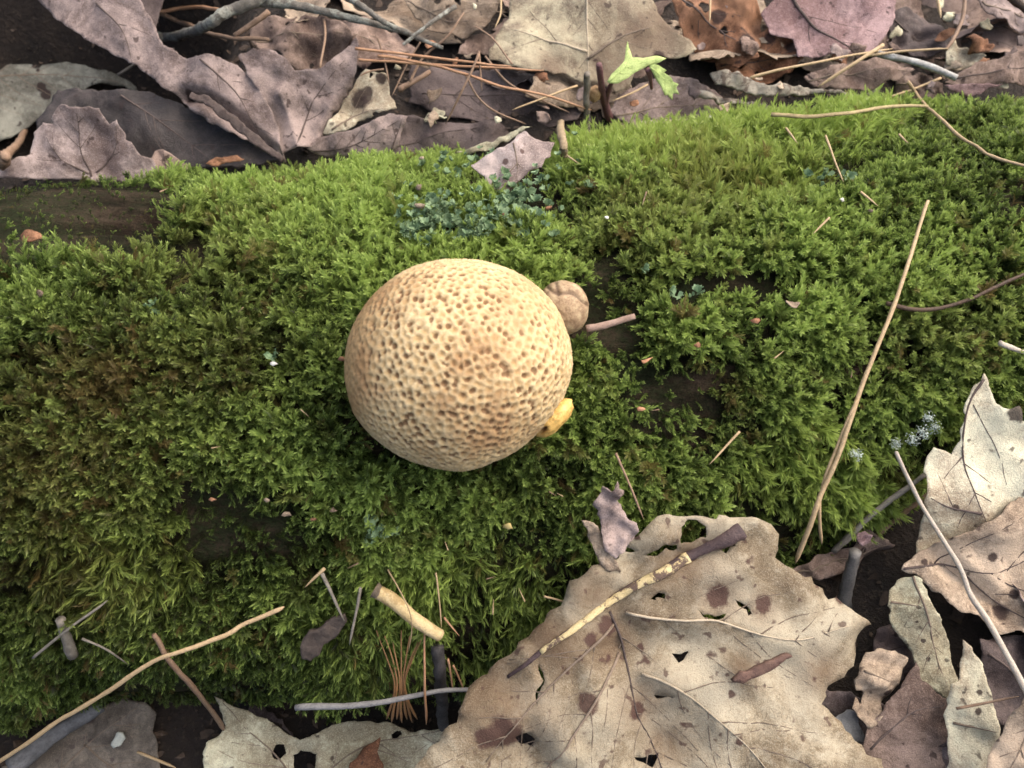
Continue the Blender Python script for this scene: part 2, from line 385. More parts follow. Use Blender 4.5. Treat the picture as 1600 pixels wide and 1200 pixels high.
def build_small_ball():
    V, F = icos(5); c = SB_C; r = SB_R; u_, v_, w_ = ball_frame(c)
    V0 = V.copy()
    rr = 1+.07*fbm(V*1.7, 3, 3)+.03*fbm(V*7, 8, 3)
    cr = np.exp(-((V[:, 1]-.55+.35*V[:, 0]-.1*np.sin(V[:, 0]*5))/.07)**2)*(V[:, 2] > 0)
    cr2 = np.exp(-((V[:, 0]+.1+.2*V[:, 1])/.06)**2)*(V[:, 2] > 0)*(V[:, 1] > .45)
    rr = rr-.09*cr-.06*cr2
    P = V*rr[:, None]*r*np.array((.96, 1.02, .9))
    W = c+P[:, :1]*u_+P[:, 1:2]*v_+P[:, 2:]*w_
    m, t, b = new_mat('young_earthball_skin'); co = N(t, 'ShaderNodeTexCoord').outputs['Object']
    n1 = noise_n(t, co, 260, 5, .7); n2 = noise_n(t, co, 1500, 5, .7)
    col = ramp(t, n1, [(.3, (.17, .10, .055)), (.5, (.34, .235, .135)), (.7, (.52, .41, .25))])
    col = mix(t, math_n(t, 'MULTIPLY', ramp(t, n2, [(.35, (1, 1, 1)), (.5, (0, 0, 0))]), .5), col, (.16, .09, .05))
    col = mix(t, math_n(t, 'MULTIPLY', attr(t, 'crack'), .8), col, (.09, .05, .028))
    t.links.new(col, b.inputs['Base Color']); b.inputs['Roughness'].default_value = .65
    t.links.new(bump(t, n2, .0004, .8), b.inputs['Normal'])
    o = mesh_obj('earthball_mushroom', W, F, m, origin=c-np.array((0, 0, r*.8))); fattr(o, 'crack', np.clip(cr+cr2, 0, 1))
    tag(o, 'small smooth tan earthball with a creased top squeezed beside the large one', 'mushroom')
    # yellow torn stub
    V, F = icos(5); d = ray(864, 653); c = CAM+d*(np.linalg.norm(BALL_C-CAM)-BALL_R*.02)
    r = 31*(c-CAM)@FWD/FPX
    rr = 1+.16*fbm(V*1.9, 13, 3)+.05*fbm(V*8, 18, 3)
    hole = np.exp(-(((V[:, 0]+.42)/.22)**2+((V[:, 1]+.52)/.24)**2))*(V[:, 2] > 0); rr -= .45*hole
    P = V*rr[:, None]*r
    x = P[:, 0].copy(); P[:, 0] = x*.93+P[:, 1]*.30; P[:, 1] = P[:, 1]*.9+x*.35
    W = c+P[:, :1]*u_+P[:, 1:2]*v_+P[:, 2:]*w_
    m, t, b = new_mat('yellow_flesh'); co = N(t, 'ShaderNodeTexCoord').outputs['Object']
    n1 = noise_n(t, co, 240, 5, .7); n2 = noise_n(t, co, 1300, 4, .7)
    col = ramp(t, n1, [(.3, (.42, .22, .05)), (.5, (.70, .44, .12)), (.7, (.80, .60, .24))])
    col = mix(t, math_n(t, 'MULTIPLY', ramp(t, n2, [(.33, (1, 1, 1)), (.5, (0, 0, 0))]), .5), col, (.40, .20, .05))
    col = mix(t, attr(t, 'hole'), col, (.16, .055, .02))
    t.links.new(col, b.inputs['Base Color']); b.inputs['Roughness'].default_value = .5
    t.links.new(bump(t, n2, .0004, .8), b.inputs['Normal'])
    o = mesh_obj('mushroom_stub', W, F, m, origin=c-np.array((0, 0, r*.8))); fattr(o, 'hole', np.clip(hole*1.3, 0, 1))
    tag(o, 'yellow torn mushroom stub with a brown hole under the large earthball', 'mushroom')
build_small_ball()

# ------------------------------------------------------------------ moss
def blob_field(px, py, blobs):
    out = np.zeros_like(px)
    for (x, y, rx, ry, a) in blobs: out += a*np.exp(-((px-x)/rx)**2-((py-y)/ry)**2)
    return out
BARE = [(70, 335, 230, 92, -1.7), (130, 1130, 260, 55, -.9), (420, 1110, 120, 40, -.6), (640, 1110, 140, 50, -.7), (800, 292, 75, 45, -.85), (1190, 450, 110, 22, -.75), (1060, 468, 60, 24, -.8), (1330, 470, 60, 30, -.6), (375, 768, 75, 16, -.8),
        (985, 560, 45, 25, -.45), (300, 405, 70, 22, -.55), (1190, 580, 60, 20, -.3), (930, 505, 60, 15, -.7), (1590, 330, 30, 60, -.5), (960, 420, 30, 15, -.4),
        (420, 1010, 90, 25, -.5), (690, 1060, 90, 60, -.6), (240, 1060, 90, 30, -.4), (1070, 590, 40, 25, -.35), (900, 230, 50, 30, -.5), (690, 375, 45, 22, -.75), (805, 362, 40, 30, -.8)]
TINT = [(1250, 420, 420, 330, .10), (150, 1040, 380, 90, -.30), (80, 680, 330, 380, -.17), (560, 760, 300, 130, -.06), (470, 315, 190, 80, .30), (1150, 240, 330, 75, .22), (1490, 410, 75, 50, .55), (1250, 690, 230, 130, .30), (620, 330, 80, 50, .1), (180, 390, 60, 30, .2),  # patch tones, plus light falloff to the left and lower left painted as pigment
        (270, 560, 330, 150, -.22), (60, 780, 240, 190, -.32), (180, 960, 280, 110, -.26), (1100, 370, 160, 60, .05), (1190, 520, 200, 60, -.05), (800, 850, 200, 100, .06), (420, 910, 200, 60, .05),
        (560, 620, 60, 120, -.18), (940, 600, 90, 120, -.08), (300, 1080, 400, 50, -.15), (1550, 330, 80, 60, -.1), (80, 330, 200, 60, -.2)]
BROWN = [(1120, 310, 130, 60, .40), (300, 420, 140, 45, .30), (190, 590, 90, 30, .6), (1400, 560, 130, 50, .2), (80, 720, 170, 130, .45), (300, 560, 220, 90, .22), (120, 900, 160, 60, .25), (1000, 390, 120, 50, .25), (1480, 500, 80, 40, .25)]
def leaf_quads(V, F, A, tipval, base, d, side, L, Wd, up):
    """one pointed moss leaf, folded along its middle: two triangles each side"""
    k = len(V); mid = base+d*L*.42
    V += [base, mid+side*Wd*.5+up*Wd*.28, base+d*L+up*L*.10, mid-side*Wd*.5+up*Wd*.28]
    F += [(k, k+1, k+2), (k, k+2, k+3)]
    A += [tipval*.6, tipval, min(1, tipval+.3), tipval]
def proto_feather(name, mat, rng, Ln, leafL, leafW, nodes, branch=0, spread=.9):
    V = []; F = []; A = []
    def stem(P0, D0, Ln, nodes, curve):
        p = np.array(P0, float); d = np.array(D0, float); step = Ln/nodes
        cv = curve
        for i in range(nodes):
            t = i/(nodes-1); d = d+cv*step/Ln; d /= np.linalg.norm(d); q = p+d*step
            a = np.cross(d, (.3, .9, .1)); a /= np.linalg.norm(a); b = np.cross(d, a)
            for k in range(3):
                an = i*2.4+k*2.094+rng.normal(0, .2); o = a*math.cos(an)+b*math.sin(an)
                sp = spread*(1-.45*t); ld = d*(1-sp*.55)+o*sp; ld /= np.linalg.norm(ld)
                s = np.cross(ld, d); s /= np.linalg.norm(s)+1e-9
                sc = (.65+.5*math.sin(math.pi*min(1, t*1.1+.1)))*rng.uniform(.8, 1.2)
                leaf_quads(V, F, A, .15+.75*t, p, ld, s, leafL*sc, leafW*sc, d)
            p = q
            yield p, d, t
    br = []
    for p, d, t in stem((0, 0, -.0005), (0, 0, 1), Ln, nodes, rng.normal(0, .5, 3)*np.array((1, 1, 0))):
        if branch and .2 < t < .85 and rng.random() < branch:
            an = rng.uniform(0, 6.28); br.append((p.copy(), d*.7+np.array((math.cos(an), math.sin(an), 0))*.8, Ln*(1-t)*.75+.001))
    for p, d, L_ in br:
        for _ in stem(p, d/np.linalg.norm(d), L_, max(5, int(nodes*L_/Ln)), rng.normal(0, .4, 3)): pass
    me = bpy.data.meshes.new(name); me.from_pydata([tuple(v) for v in V], [], F); me.materials.append(mat)
    a = me.attributes.new('tip', 'FLOAT', 'POINT'); a.data.foreach_set('value', np.array(A, np.float32)); me.update()
    return bpy.data.objects.new(name, me)
def moss_mat(name, dark, mid_, bright, brown, transl=.35, rough=.5):
    m, t, b = new_mat(name)
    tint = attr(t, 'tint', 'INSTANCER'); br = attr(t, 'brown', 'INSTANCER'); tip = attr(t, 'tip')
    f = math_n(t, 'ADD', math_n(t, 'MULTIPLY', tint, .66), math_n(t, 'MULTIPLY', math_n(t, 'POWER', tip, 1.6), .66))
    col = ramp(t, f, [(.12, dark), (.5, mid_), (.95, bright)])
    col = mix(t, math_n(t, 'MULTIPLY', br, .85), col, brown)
    t.links.new(col, b.inputs['Base Color']); b.inputs['Roughness'].default_value = rough; b.inputs['Specular IOR Level'].default_value = .35
    tr = N(t, 'ShaderNodeBsdfTranslucent'); t.links.new(col, tr.inputs[0])
    ms = N(t, 'ShaderNodeMixShader'); ms.inputs[0].default_value = transl
    t.links.new(b.outputs[0], ms.inputs[1]); t.links.new(tr.outputs[0], ms.inputs[2]); t.links.new(ms.outputs[0], t.nodes['Material Output'].inputs[0])
    return m
def scatter(name, P, D, roll, scl, tint, brown, pick, protos, label, cat):
    n = len(P); me = bpy.data.meshes.new(name); me.vertices.add(n); me.vertices.foreach_set('co', np.asarray(P, np.float32).ravel())
    rot = np.empty((n, 3), np.float32)
    for i in range(n):
        q = Vector(D[i]).to_track_quat('Z', 'Y')
        rot[i] = (q @ Matrix.Rotation(roll[i], 3, 'Z').to_quaternion()).to_euler()[:]
    a = me.attributes.new('rot', 'FLOAT_VECTOR', 'POINT'); a.data.foreach_set('vector', rot.ravel())
    for nm, v in (('scl', scl), ('tint', tint), ('brown', brown)):
        a = me.attributes.new(nm, 'FLOAT', 'POINT'); a.data.foreach_set('value', np.asarray(v, np.float32))
    a = me.attributes.new('pick', 'INT', 'POINT'); a.data.foreach_set('value', np.asarray(pick, np.int32))
    me.materials.append(protos[0].data.materials[0])
    o = link(bpy.data.objects.new(name, me))
    ng = bpy.data.node_groups.new(name, 'GeometryNodeTree')
    ng.interface.new_socket('Geometry', in_out='INPUT', socket_type='NodeSocketGeometry'); ng.interface.new_socket('Geometry', in_out='OUTPUT', socket_type='NodeSocketGeometry')
    gi = ng.nodes.new('NodeGroupInput'); go = ng.nodes.new('NodeGroupOutput'); L = ng.links
    jn = ng.nodes.new('GeometryNodeJoinGeometry')
    for pr in reversed(protos):
        oi = ng.nodes.new('GeometryNodeObjectInfo'); oi.inputs['Object'].default_value = pr; oi.inputs['As Instance'].default_value = False
        gt = ng.nodes.new('GeometryNodeGeometryToInstance'); L.new(oi.outputs['Geometry'], gt.inputs[0]); L.new(gt.outputs[0], jn.inputs[0])
    ip = ng.nodes.new('GeometryNodeInstanceOnPoints'); ip.inputs['Pick Instance'].default_value = True
    def na(nm, tp):
        x = ng.nodes.new('GeometryNodeInputNamedAttribute'); x.data_type = tp; x.inputs['Name'].default_value = nm; return x.outputs[0]
    L.new(gi.outputs[0], ip.inputs['Points']); L.new(jn.outputs[0], ip.inputs['Instance']); L.new(na('pick', 'INT'), ip.inputs['Instance Index'])
    L.new(na('rot', 'FLOAT_VECTOR'), ip.inputs['Rotation']); L.new(na('scl', 'FLOAT'), ip.inputs['Scale']); L.new(ip.outputs[0], go.inputs[0])
    md = o.modifiers.new('scatter', 'NODES'); md.node_group = ng
    return tag(o, label, cat, kind='stuff')
def build_moss():
    rng = np.random.default_rng(5)
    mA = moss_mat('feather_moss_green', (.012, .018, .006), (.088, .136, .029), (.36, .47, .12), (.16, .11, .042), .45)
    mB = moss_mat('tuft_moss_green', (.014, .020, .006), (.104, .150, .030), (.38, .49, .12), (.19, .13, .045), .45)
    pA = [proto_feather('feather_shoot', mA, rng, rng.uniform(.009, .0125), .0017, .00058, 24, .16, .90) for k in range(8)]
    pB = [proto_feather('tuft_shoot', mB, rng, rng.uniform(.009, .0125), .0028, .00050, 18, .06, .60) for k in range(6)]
    n = 56000
    s = rng.uniform(-.25, .27, n); th = R(1)*rng.uniform(28, 218, n)
    P = log_pt(s, th); px, py = proj(P)
    nz = fbm(np.stack([s*45, np.cos(th)*4.5, np.sin(th)*4.5], -1), 51, 3)
    nz2 = fbm(np.stack([s*14, np.cos(th)*1.6, np.sin(th)*1.6], -1), 61, 3)
    dens = .84+1.35*nz+blob_field(px, py, BARE)
    keep = rng.random(n) < np.where(dens < -.1, .35, np.clip(dens, .14, 1))
    small = np.clip(dens, -.26, 1)
    s, th, P, px, py, nz, nz2, small = [a[keep] for a in (s, th, P, px, py, nz, nz2, small)]; n = len(s)
    nrm = np.cos(th)[:, None]*E1+np.sin(th)[:, None]*E2; et = -np.sin(th)[:, None]*E1+np.cos(th)[:, None]*E2
    F = np.interp(np.degrees(th), [30, 75, 110, 150, 200], [-.75, -.40, .25, 1.05, 1.6])
    ff = fbm(np.stack([s*28, np.cos(th)*3, np.sin(th)*3], -1), 91, 2); fg = fbm(np.stack([s*28, np.cos(th)*3, np.sin(th)*3], -1), 95, 2)
    D = nrm*.75+et*(F+.9*ff)[:, None]+AX*(.10+.9*fg)[:, None]+rng.normal(0, .34, (n, 3))
    # shoots near the ball lean away from it
    D /= np.linalg.norm(D, axis=1)[:, None]
    scl = rng.uniform(.5, 1.2, n)*(.38+.72*small)*(1+.35*nz)*(1+.55*np.clip(nz2, -.6, .8))
    lng = rng.random(n) < .06; scl = .92*np.where(lng & (small > .5), np.minimum(scl*1.3, 1.35), np.minimum(scl, 1.25))
    nz3 = fbm(np.stack([s*75, np.cos(th)*7.5, np.sin(th)*7.5], -1), 151, 2)
    tip = P+D*(.012*scl)[:, None]
    ok = (np.linalg.norm(P-BALL_C, axis=1) > BALL_R*.90) & (np.linalg.norm(tip-BALL_C, axis=1) > BALL_R*1.03)
    ok &= (np.linalg.norm(tip-SB_C, axis=1) > SB_R*1.05) & (np.linalg.norm(P-SB_C, axis=1) > SB_R*.9)
    stub = CAM+ray(864, 653)*(np.linalg.norm(BALL_C-CAM)-BALL_R*.02); ok &= np.linalg.norm(tip-stub, axis=1) > .0058
    ok &= P[:, 2] > ground_z(P[:, 0], P[:, 1])-.004
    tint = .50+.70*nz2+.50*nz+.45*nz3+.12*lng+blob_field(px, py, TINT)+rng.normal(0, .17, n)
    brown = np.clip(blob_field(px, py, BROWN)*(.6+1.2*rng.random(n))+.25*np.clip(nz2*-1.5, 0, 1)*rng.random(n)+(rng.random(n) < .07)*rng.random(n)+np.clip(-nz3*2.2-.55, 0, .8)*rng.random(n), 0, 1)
    isB = (.5+1.2*fbm(np.stack([s*10, np.cos(th)*1.2, np.sin(th)*1.2], -1), 71, 2)+blob_field(px, py, [(1150, 260, 420, 130, .7), (820, 900, 250, 120, .35), (60, 530, 110, 90, .6), (450, 320, 300, 90, -.7), (1250, 690, 260, 130, .7), (620, 1000, 150, 100, .5), (300, 600, 250, 200, -.3)])) > .78
    C = P+nrm*(.0002)
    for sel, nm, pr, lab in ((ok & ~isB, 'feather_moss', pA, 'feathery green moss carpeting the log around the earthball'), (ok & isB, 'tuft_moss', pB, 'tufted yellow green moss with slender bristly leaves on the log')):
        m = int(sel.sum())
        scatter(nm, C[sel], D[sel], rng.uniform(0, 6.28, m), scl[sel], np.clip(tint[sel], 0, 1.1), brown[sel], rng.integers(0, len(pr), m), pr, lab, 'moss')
    # teal lichen squamules just above the ball
    mC = moss_mat('teal_lichen', (.030, .055, .026), (.10, .175, .085), (.24, .34, .19), (.16, .20, .09), .15, .7)
    pC = []
    for k in range(4):
        V = []; F_ = []; A = []
        for j in range(7):
            an = rng.uniform(0, 6.28); o = np.array((math.cos(an), math.sin(an), 0)); p = o*.0006*rng.uniform(0, 1)
            ld = o*.8+np.array((0, 0, rng.uniform(.3, 1.1))); ld /= np.linalg.norm(ld); sd_ = np.cross(ld, (0, 0, 1)); sd_ /= np.linalg.norm(sd_)
            leaf_quads(V, F_, A, rng.uniform(.2, .9), p, ld, sd_, rng.uniform(.0015, .0027), rng.uniform(.0012, .0022), np.array((0, 0, 1.)))
            for q in (-.5, .5):
                leaf_quads(V, F_, A, rng.uniform(.3, .9), p+ld*.0012, (ld+sd_*q*2)/np.linalg.norm(ld+sd_*q*2), sd_, rng.uniform(.0008, .0014), rng.uniform(.0008, .0013), np.array((0, 0, 1.)))
        me = bpy.data.meshes.new('squamule'); me.from_pydata([tuple(v) for v in V], [], F_); me.materials.append(mC)
        a = me.attributes.new('tip', 'FLOAT', 'POINT'); a.data.foreach_set('value', np.array(A, np.float32)); pC.append(bpy.data.objects.new('squamule', me))
    n = 26000; s = rng.uniform(-.12, .12, n); th = R(1)*rng.uniform(50, 190, n); P = log_pt(s, th); px, py = proj(P)
    d = blob_field(px, py, [(690, 375, 42, 22, .9), (805, 360, 38, 32, .95), (740, 380, 60, 18, .55), (660, 385, 22, 16, .5), (425, 565, 14, 10, .5), (590, 815, 14, 22, .6), (260, 510, 16, 10, .4), (1300, 320, 30, 10, .2), (770, 300, 90, 30, .10), (1060, 480, 40, 20, .12)])
    sel = (rng.random(n) < d) & (np.linalg.norm(P-BALL_C, axis=1) > BALL_R*1.0); m = int(sel.sum())
    nr = np.cos(th)[:, None]*E1+np.sin(th)[:, None]*E2
    Dd = nr[sel]+rng.normal(0, .4, (m, 3))
    scatter('leafy_lichen', (P+nr*rng.uniform(.006, .0105, n)[:, None])[sel], Dd, rng.uniform(0, 6.28, m), rng.uniform(.45, 1.05, m), rng.uniform(.3, 1, m), rng.random(m)*.3, rng.integers(0, 4, m), pC,
            'blue green leafy lichen among the moss at the edge of the earthball', 'lichen')
    # brush of shoots of the far side and ends of the log is the same moss objects
build_moss()

# ------------------------------------------------------------------ leaves
def poly_area(P): x, y = P[:, 0], P[:, 1]; return .5*np.sum(x*np.roll(y, -1)-y*np.roll(x, -1))
def inside(Q, P):
    x, y = Q[:, 0], Q[:, 1]; c = np.zeros(len(Q), bool); n = len(P)
    for i in range(n):
        x1, y1 = P[i]; x2, y2 = P[(i+1) % n]
        if y1 == y2: continue
        k = ((y1 > y) != (y2 > y)) & (x < (x2-x1)*(y-y1)/(y2-y1)+x1); c ^= k
    return c
def segdist(Q, P, closed=False):
    d = np.full(len(Q), 9.); n = len(P)
    for i in range(n if closed else n-1):
        a = P[i]; b = P[(i+1) % n]; ab = b-a; L = ab@ab+1e-18
        t = np.clip(((Q-a)@ab)/L, 0, 1); d = np.minimum(d, np.hypot(*(Q-a-t[:, None]*ab).T))
    return d
def resample(P, step, closed=True):
    P = np.asarray(P, float); Q = np.vstack([P, P[:1]]) if closed else P; out = []
    for a, b in zip(Q[:-1], Q[1:]):
        k = max(1, int(np.linalg.norm(b-a)/step))
        out += [a+(b-a)*j/k for j in range(k)]
    if not closed: out.append(Q[-1])
    return np.array(out)
LEAFN = [0]
def leaf_geo(outline, holes=(), veins=(), creases=(), bends=(), curl=0., wr=.0012, seed=0, spots=(), stains=(), rag=.0006, pucker=.0006, twist=0.):
    """outline etc. in metres on the leaf's own plane; returns verts, faces, spot attribute and the height function"""
    out = np.asarray(outline, float); area = abs(poly_area(out)); size = math.sqrt(area)
    step = float(np.clip(size/44, .0008, .0020))
    o = resample(out, step*.8); cen = o.mean(0)
    jn = np.stack([fbm(v3(o[:, 0], o[:, 1])*350, seed, 3), fbm(v3(o[:, 0], o[:, 1])*350, seed+9, 3)], -1); o = o+jn*rag*2
    hs = []
    for h in holes:
        h = resample(np.asarray(h, float), step*.5); h = h+np.stack([fbm(v3(h[:, 0], h[:, 1])*500, seed+3, 2), fbm(v3(h[:, 0], h[:, 1])*500, seed+4, 2)], -1)*rag*1.5; hs.append(h)
    lo, hi = o.min(0), o.max(0)
    gx, gy = np.meshgrid(np.arange(lo[0], hi[0], step), np.arange(lo[1], hi[1], step*.87)); gx[1::2] += step*.5
    g = np.stack([gx.ravel(), gy.ravel()], -1)+np.random.default_rng(seed).uniform(-.25, .25, (gx.size, 2))*step
    g = g[inside(g, o)]; g = g[segdist(g, o, True) > step*.45] if len(g) else g
    for h in hs: g = g[~inside(g, h)]; g = g[segdist(g, h, True) > step*.3]
    pts = [o]+hs+[g]; ed = []; k = 0
    for q in [o]+hs: m = len(q); ed += [(k+i, k+(i+1) % m) for i in range(m)]; k += m
    allp = np.vstack(pts)
    cv, ce, cf, *_ = delaunay_2d_cdt([Vector(p) for p in allp], ed, [], 0, 1e-7)
    Q = np.array([v[:] for v in cv]); T = np.array([f for f in cf if len(f) == 3]); ce_ = Q[T].mean(1)
    ok = inside(ce_, o)
    for h in hs: ok &= ~inside(ce_, h)
    T = T[ok]
    vs = [resample(v, step, False) for v in veins]
    def H(q):
        q = np.atleast_2d(np.asarray(q, float)); z = np.zeros(len(q)); s = max(size, .01)
        p3 = v3(q[:, 0], q[:, 1])
        z += wr*2.2*fbm(p3/s*2.6, seed+20, 2)+wr*.9*fbm(p3*120, seed+25, 3)
        for (pl, amp, wd) in creases: z += amp*np.clip(1-segdist(q, np.asarray(pl, float))/wd, 0, 1)**1.3
        for (p0, dr, kk) in bends:
            u = (q-np.asarray(p0))@np.asarray(dr); z += kk*np.clip(u, 0, None)**2
        if curl: z += curl*np.exp(-segdist(q, o, True)/(.16*s))*(1+.9*fbm(p3/s*3, seed+40, 2))
        if vs:
            dv = np.min([segdist(q, v) for v in vs], 0); z += pucker*(np.exp(-dv/.0022)-.5*np.exp(-((dv-.007)/.004)**2))
        if twist: z += twist*(q[:, 0]-cen[0])*(q[:, 1]-cen[1])
        return z
    sp = np.zeros(len(Q))
    for (p, r_) in spots: sp = np.maximum(sp, np.clip(1.25-np.hypot(*(Q-np.asarray(p)).T)/r_*.75, 0, 1))
    sn = np.zeros(len(Q))
    for (p, r_) in stains: sn = np.maximum(sn, np.exp(-(np.hypot(*(Q-np.asarray(p)).T)/r_)**2))
    return Q, T, (sp, sn), H, o, step
def side_veins(veins, o, spacing, seed):
    rng = np.random.default_rng(seed); out = []
    for v in veins:
        v = resample(np.asarray(v, float), spacing, False); n = len(v)
        for i in range(1, n-1):
            t = v[i+1]-v[i-1]; t /= np.linalg.norm(t)+1e-12; nrm = np.array((-t[1], t[0]))
            for sg in (-1, 1):
                d = t*.75+nrm*sg*.75; p = v[i]+t*spacing*.4*rng.uniform(-1, 1); L = []; 
                for k in range(14):
                    L.append(p.copy()); d = d+t*.07+rng.normal(0, .05, 2); d /= np.linalg.norm(d); p = p+d*spacing*.32
                    if not inside(p[None], o)[0]: break
                    if k > 2 and min(segdist(p[None], np.asarray(u, float))[0] for u in veins) < spacing*.25: break
                if len(L) > 3: out.append(np.array(L[:-1]))
    return out
def make_leaf(name, label, cat, mat, veinmat, O, U, V, Nn, outline, veins=(), vr=.00042, holes=(), group=None, seed=None, sidev=.0085, thick=.00028, parent=None, **kw):
    LEAFN[0] += 1; seed = seed if seed is not None else LEAFN[0]*13
    Q, T, sp, H, o, step = leaf_geo(outline, holes, veins, seed=seed, **kw)
    z = H(Q); top = Q[:, :1]*U+Q[:, 1:]*V+z[:, None]*Nn
    lm = mesh_obj(name, top, T, mat, parent); lm.location = O
    if parent is not None: lm.location = O
    fattr(lm, 'spot', sp[0]); fattr(lm, 'stain', sp[1])
    sm = lm.modifiers.new('thickness', 'SOLIDIFY'); sm.thickness = thick; sm.offset = 0
    if cat: tag(lm, label, cat, group)
    def lift(pl, e): pl = np.asarray(pl, float); return pl[:, :1]*U+pl[:, 1:]*V+(H(pl)+e)[:, None]*Nn
    vml = veinmat if isinstance(veinmat, list) else [veinmat]*len(veins); veinmat = vml[-1] if vml else None
    for v, veinmat_ in zip(veins, vml):
        c = catmull(v, max(10, int(np.linalg.norm(np.diff(np.asarray(v), axis=0), axis=1).sum()/.0022)))
        tube('vein', lift(c, vr*.05), np.linspace(vr, vr*.3, len(c)), veinmat_, lm, 6, .25, seed)
    if sidev and veins:
        VV = []; FF = []
        for L in side_veins(veins, o, sidev, seed):
            a, f = tube_geo(lift(L, .00008), np.linspace(.00021, .0001, len(L)), 4); k = len(VV); VV += a.tolist(); FF += [tuple(x+k for x in g) for g in f]
        if VV: mesh_obj('vein_network', VV, FF, veinmat, lm)
    return lm, lift
LIFT = .0022
def px_frame(anchor, h, nx, ny, surf='G'):
    if surf == 'L': h = h+LIFT
    O = hit(*anchor, h, surf); Nn = np.array((nx, ny, 1.)); Nn /= np.linalg.norm(Nn)
    U = RGT-Nn*(RGT@Nn); U /= np.linalg.norm(U); V = np.cross(Nn, U)
    def f(p):
        d = ray(*p); t = ((O-CAM)@Nn)/(d@Nn); w_ = CAM+t*d-O; return np.array((w_@U, w_@V))
    return O, U, V, Nn, f
def traced(name, label, mat, veinmat, anchor, h, nx, ny, outline, surf='G', veins=(), holes=(), creases=(), bends=(), spots=(), stains=(), cat='leaf', parent=None, group=None, **kw):
    O, U, V, Nn, f = px_frame(anchor, h, nx, ny, surf)
    sc = np.linalg.norm(f((anchor[0]+10, anchor[1])))/10
    c = lambda L: [f(p) for p in L]
    ol = c(outline)
    if poly_area(np.array(ol)) < 0: ol = ol[::-1]
    hl = []
    for hh in holes:
        if len(hh) == 3 and not hasattr(hh[0], '__len__'):
            x, y, r_ = hh; hh = [(x+r_*math.cos(a)*(1+.2*math.sin(3*a+x)), y+r_*math.sin(a)*(1+.2*math.cos(2*a+y))) for a in np.linspace(0, 2*math.pi, 14, endpoint=False)]
        hl.append(c(hh))
    return make_leaf(name, label, cat, mat, veinmat, O, U, V, Nn, ol, [c(v) for v in veins], holes=hl, group=group,
                     creases=[(c(p), a, w_*sc) for (p, a, w_) in creases], spots=[(f(p), r_*sc) for (p, r_) in spots], stains=[(f(p), r_*sc) for (p, r_) in stains],
                     bends=[(f(p0), (f(p1)-f(p0))/np.linalg.norm(f(p1)-f(p0)), k) for (p0, p1, k) in bends], parent=parent, **kw)[1]

M_TAN = leaf_mat('leaf_tan', (.25, .185, .13), (.34, .265, .195))
M_PALE = leaf_mat('leaf_pale', (.40, .325, .225), (.50, .42, .31))
M_CREAM = leaf_mat('leaf_pale_olive', (.36, .32, .21), (.48, .43, .31), vein=.2)
M_BROWN = leaf_mat('leaf_brown', (.16, .108, .085), (.23, .168, .138))
M_DARK = leaf_mat('leaf_dark', (.075, .052, .048), (.115, .085, .078), spec=.4, rough=.6)
M_MAUVE = leaf_mat('leaf_mauve', (.165, .122, .110), (.245, .19, .172))
M_ROSE = leaf_mat('leaf_rose', (.22, .135, .135), (.30, .205, .20))
M_GREY = leaf_mat('leaf_grey', (.18, .175, .145), (.25, .245, .205))
M_RUST = leaf_mat('leaf_rust', (.19, .085, .045), (.29, .15, .085))
M_GREEN = leaf_mat('seedling_green', (.26, .36, .11), (.38, .48, .18), transl=.3, spot=(.2, .3, .06), vein=.1)
V_DARK = simple_mat('vein_dark', (.07, .048, .042), (.12, .09, .078))
V_MID = simple_mat('vein_brown', (.17, .125, .09), (.24, .185, .14))
V_PALE = simple_mat('vein_pale', (.36, .29, .205), (.46, .39, .29))

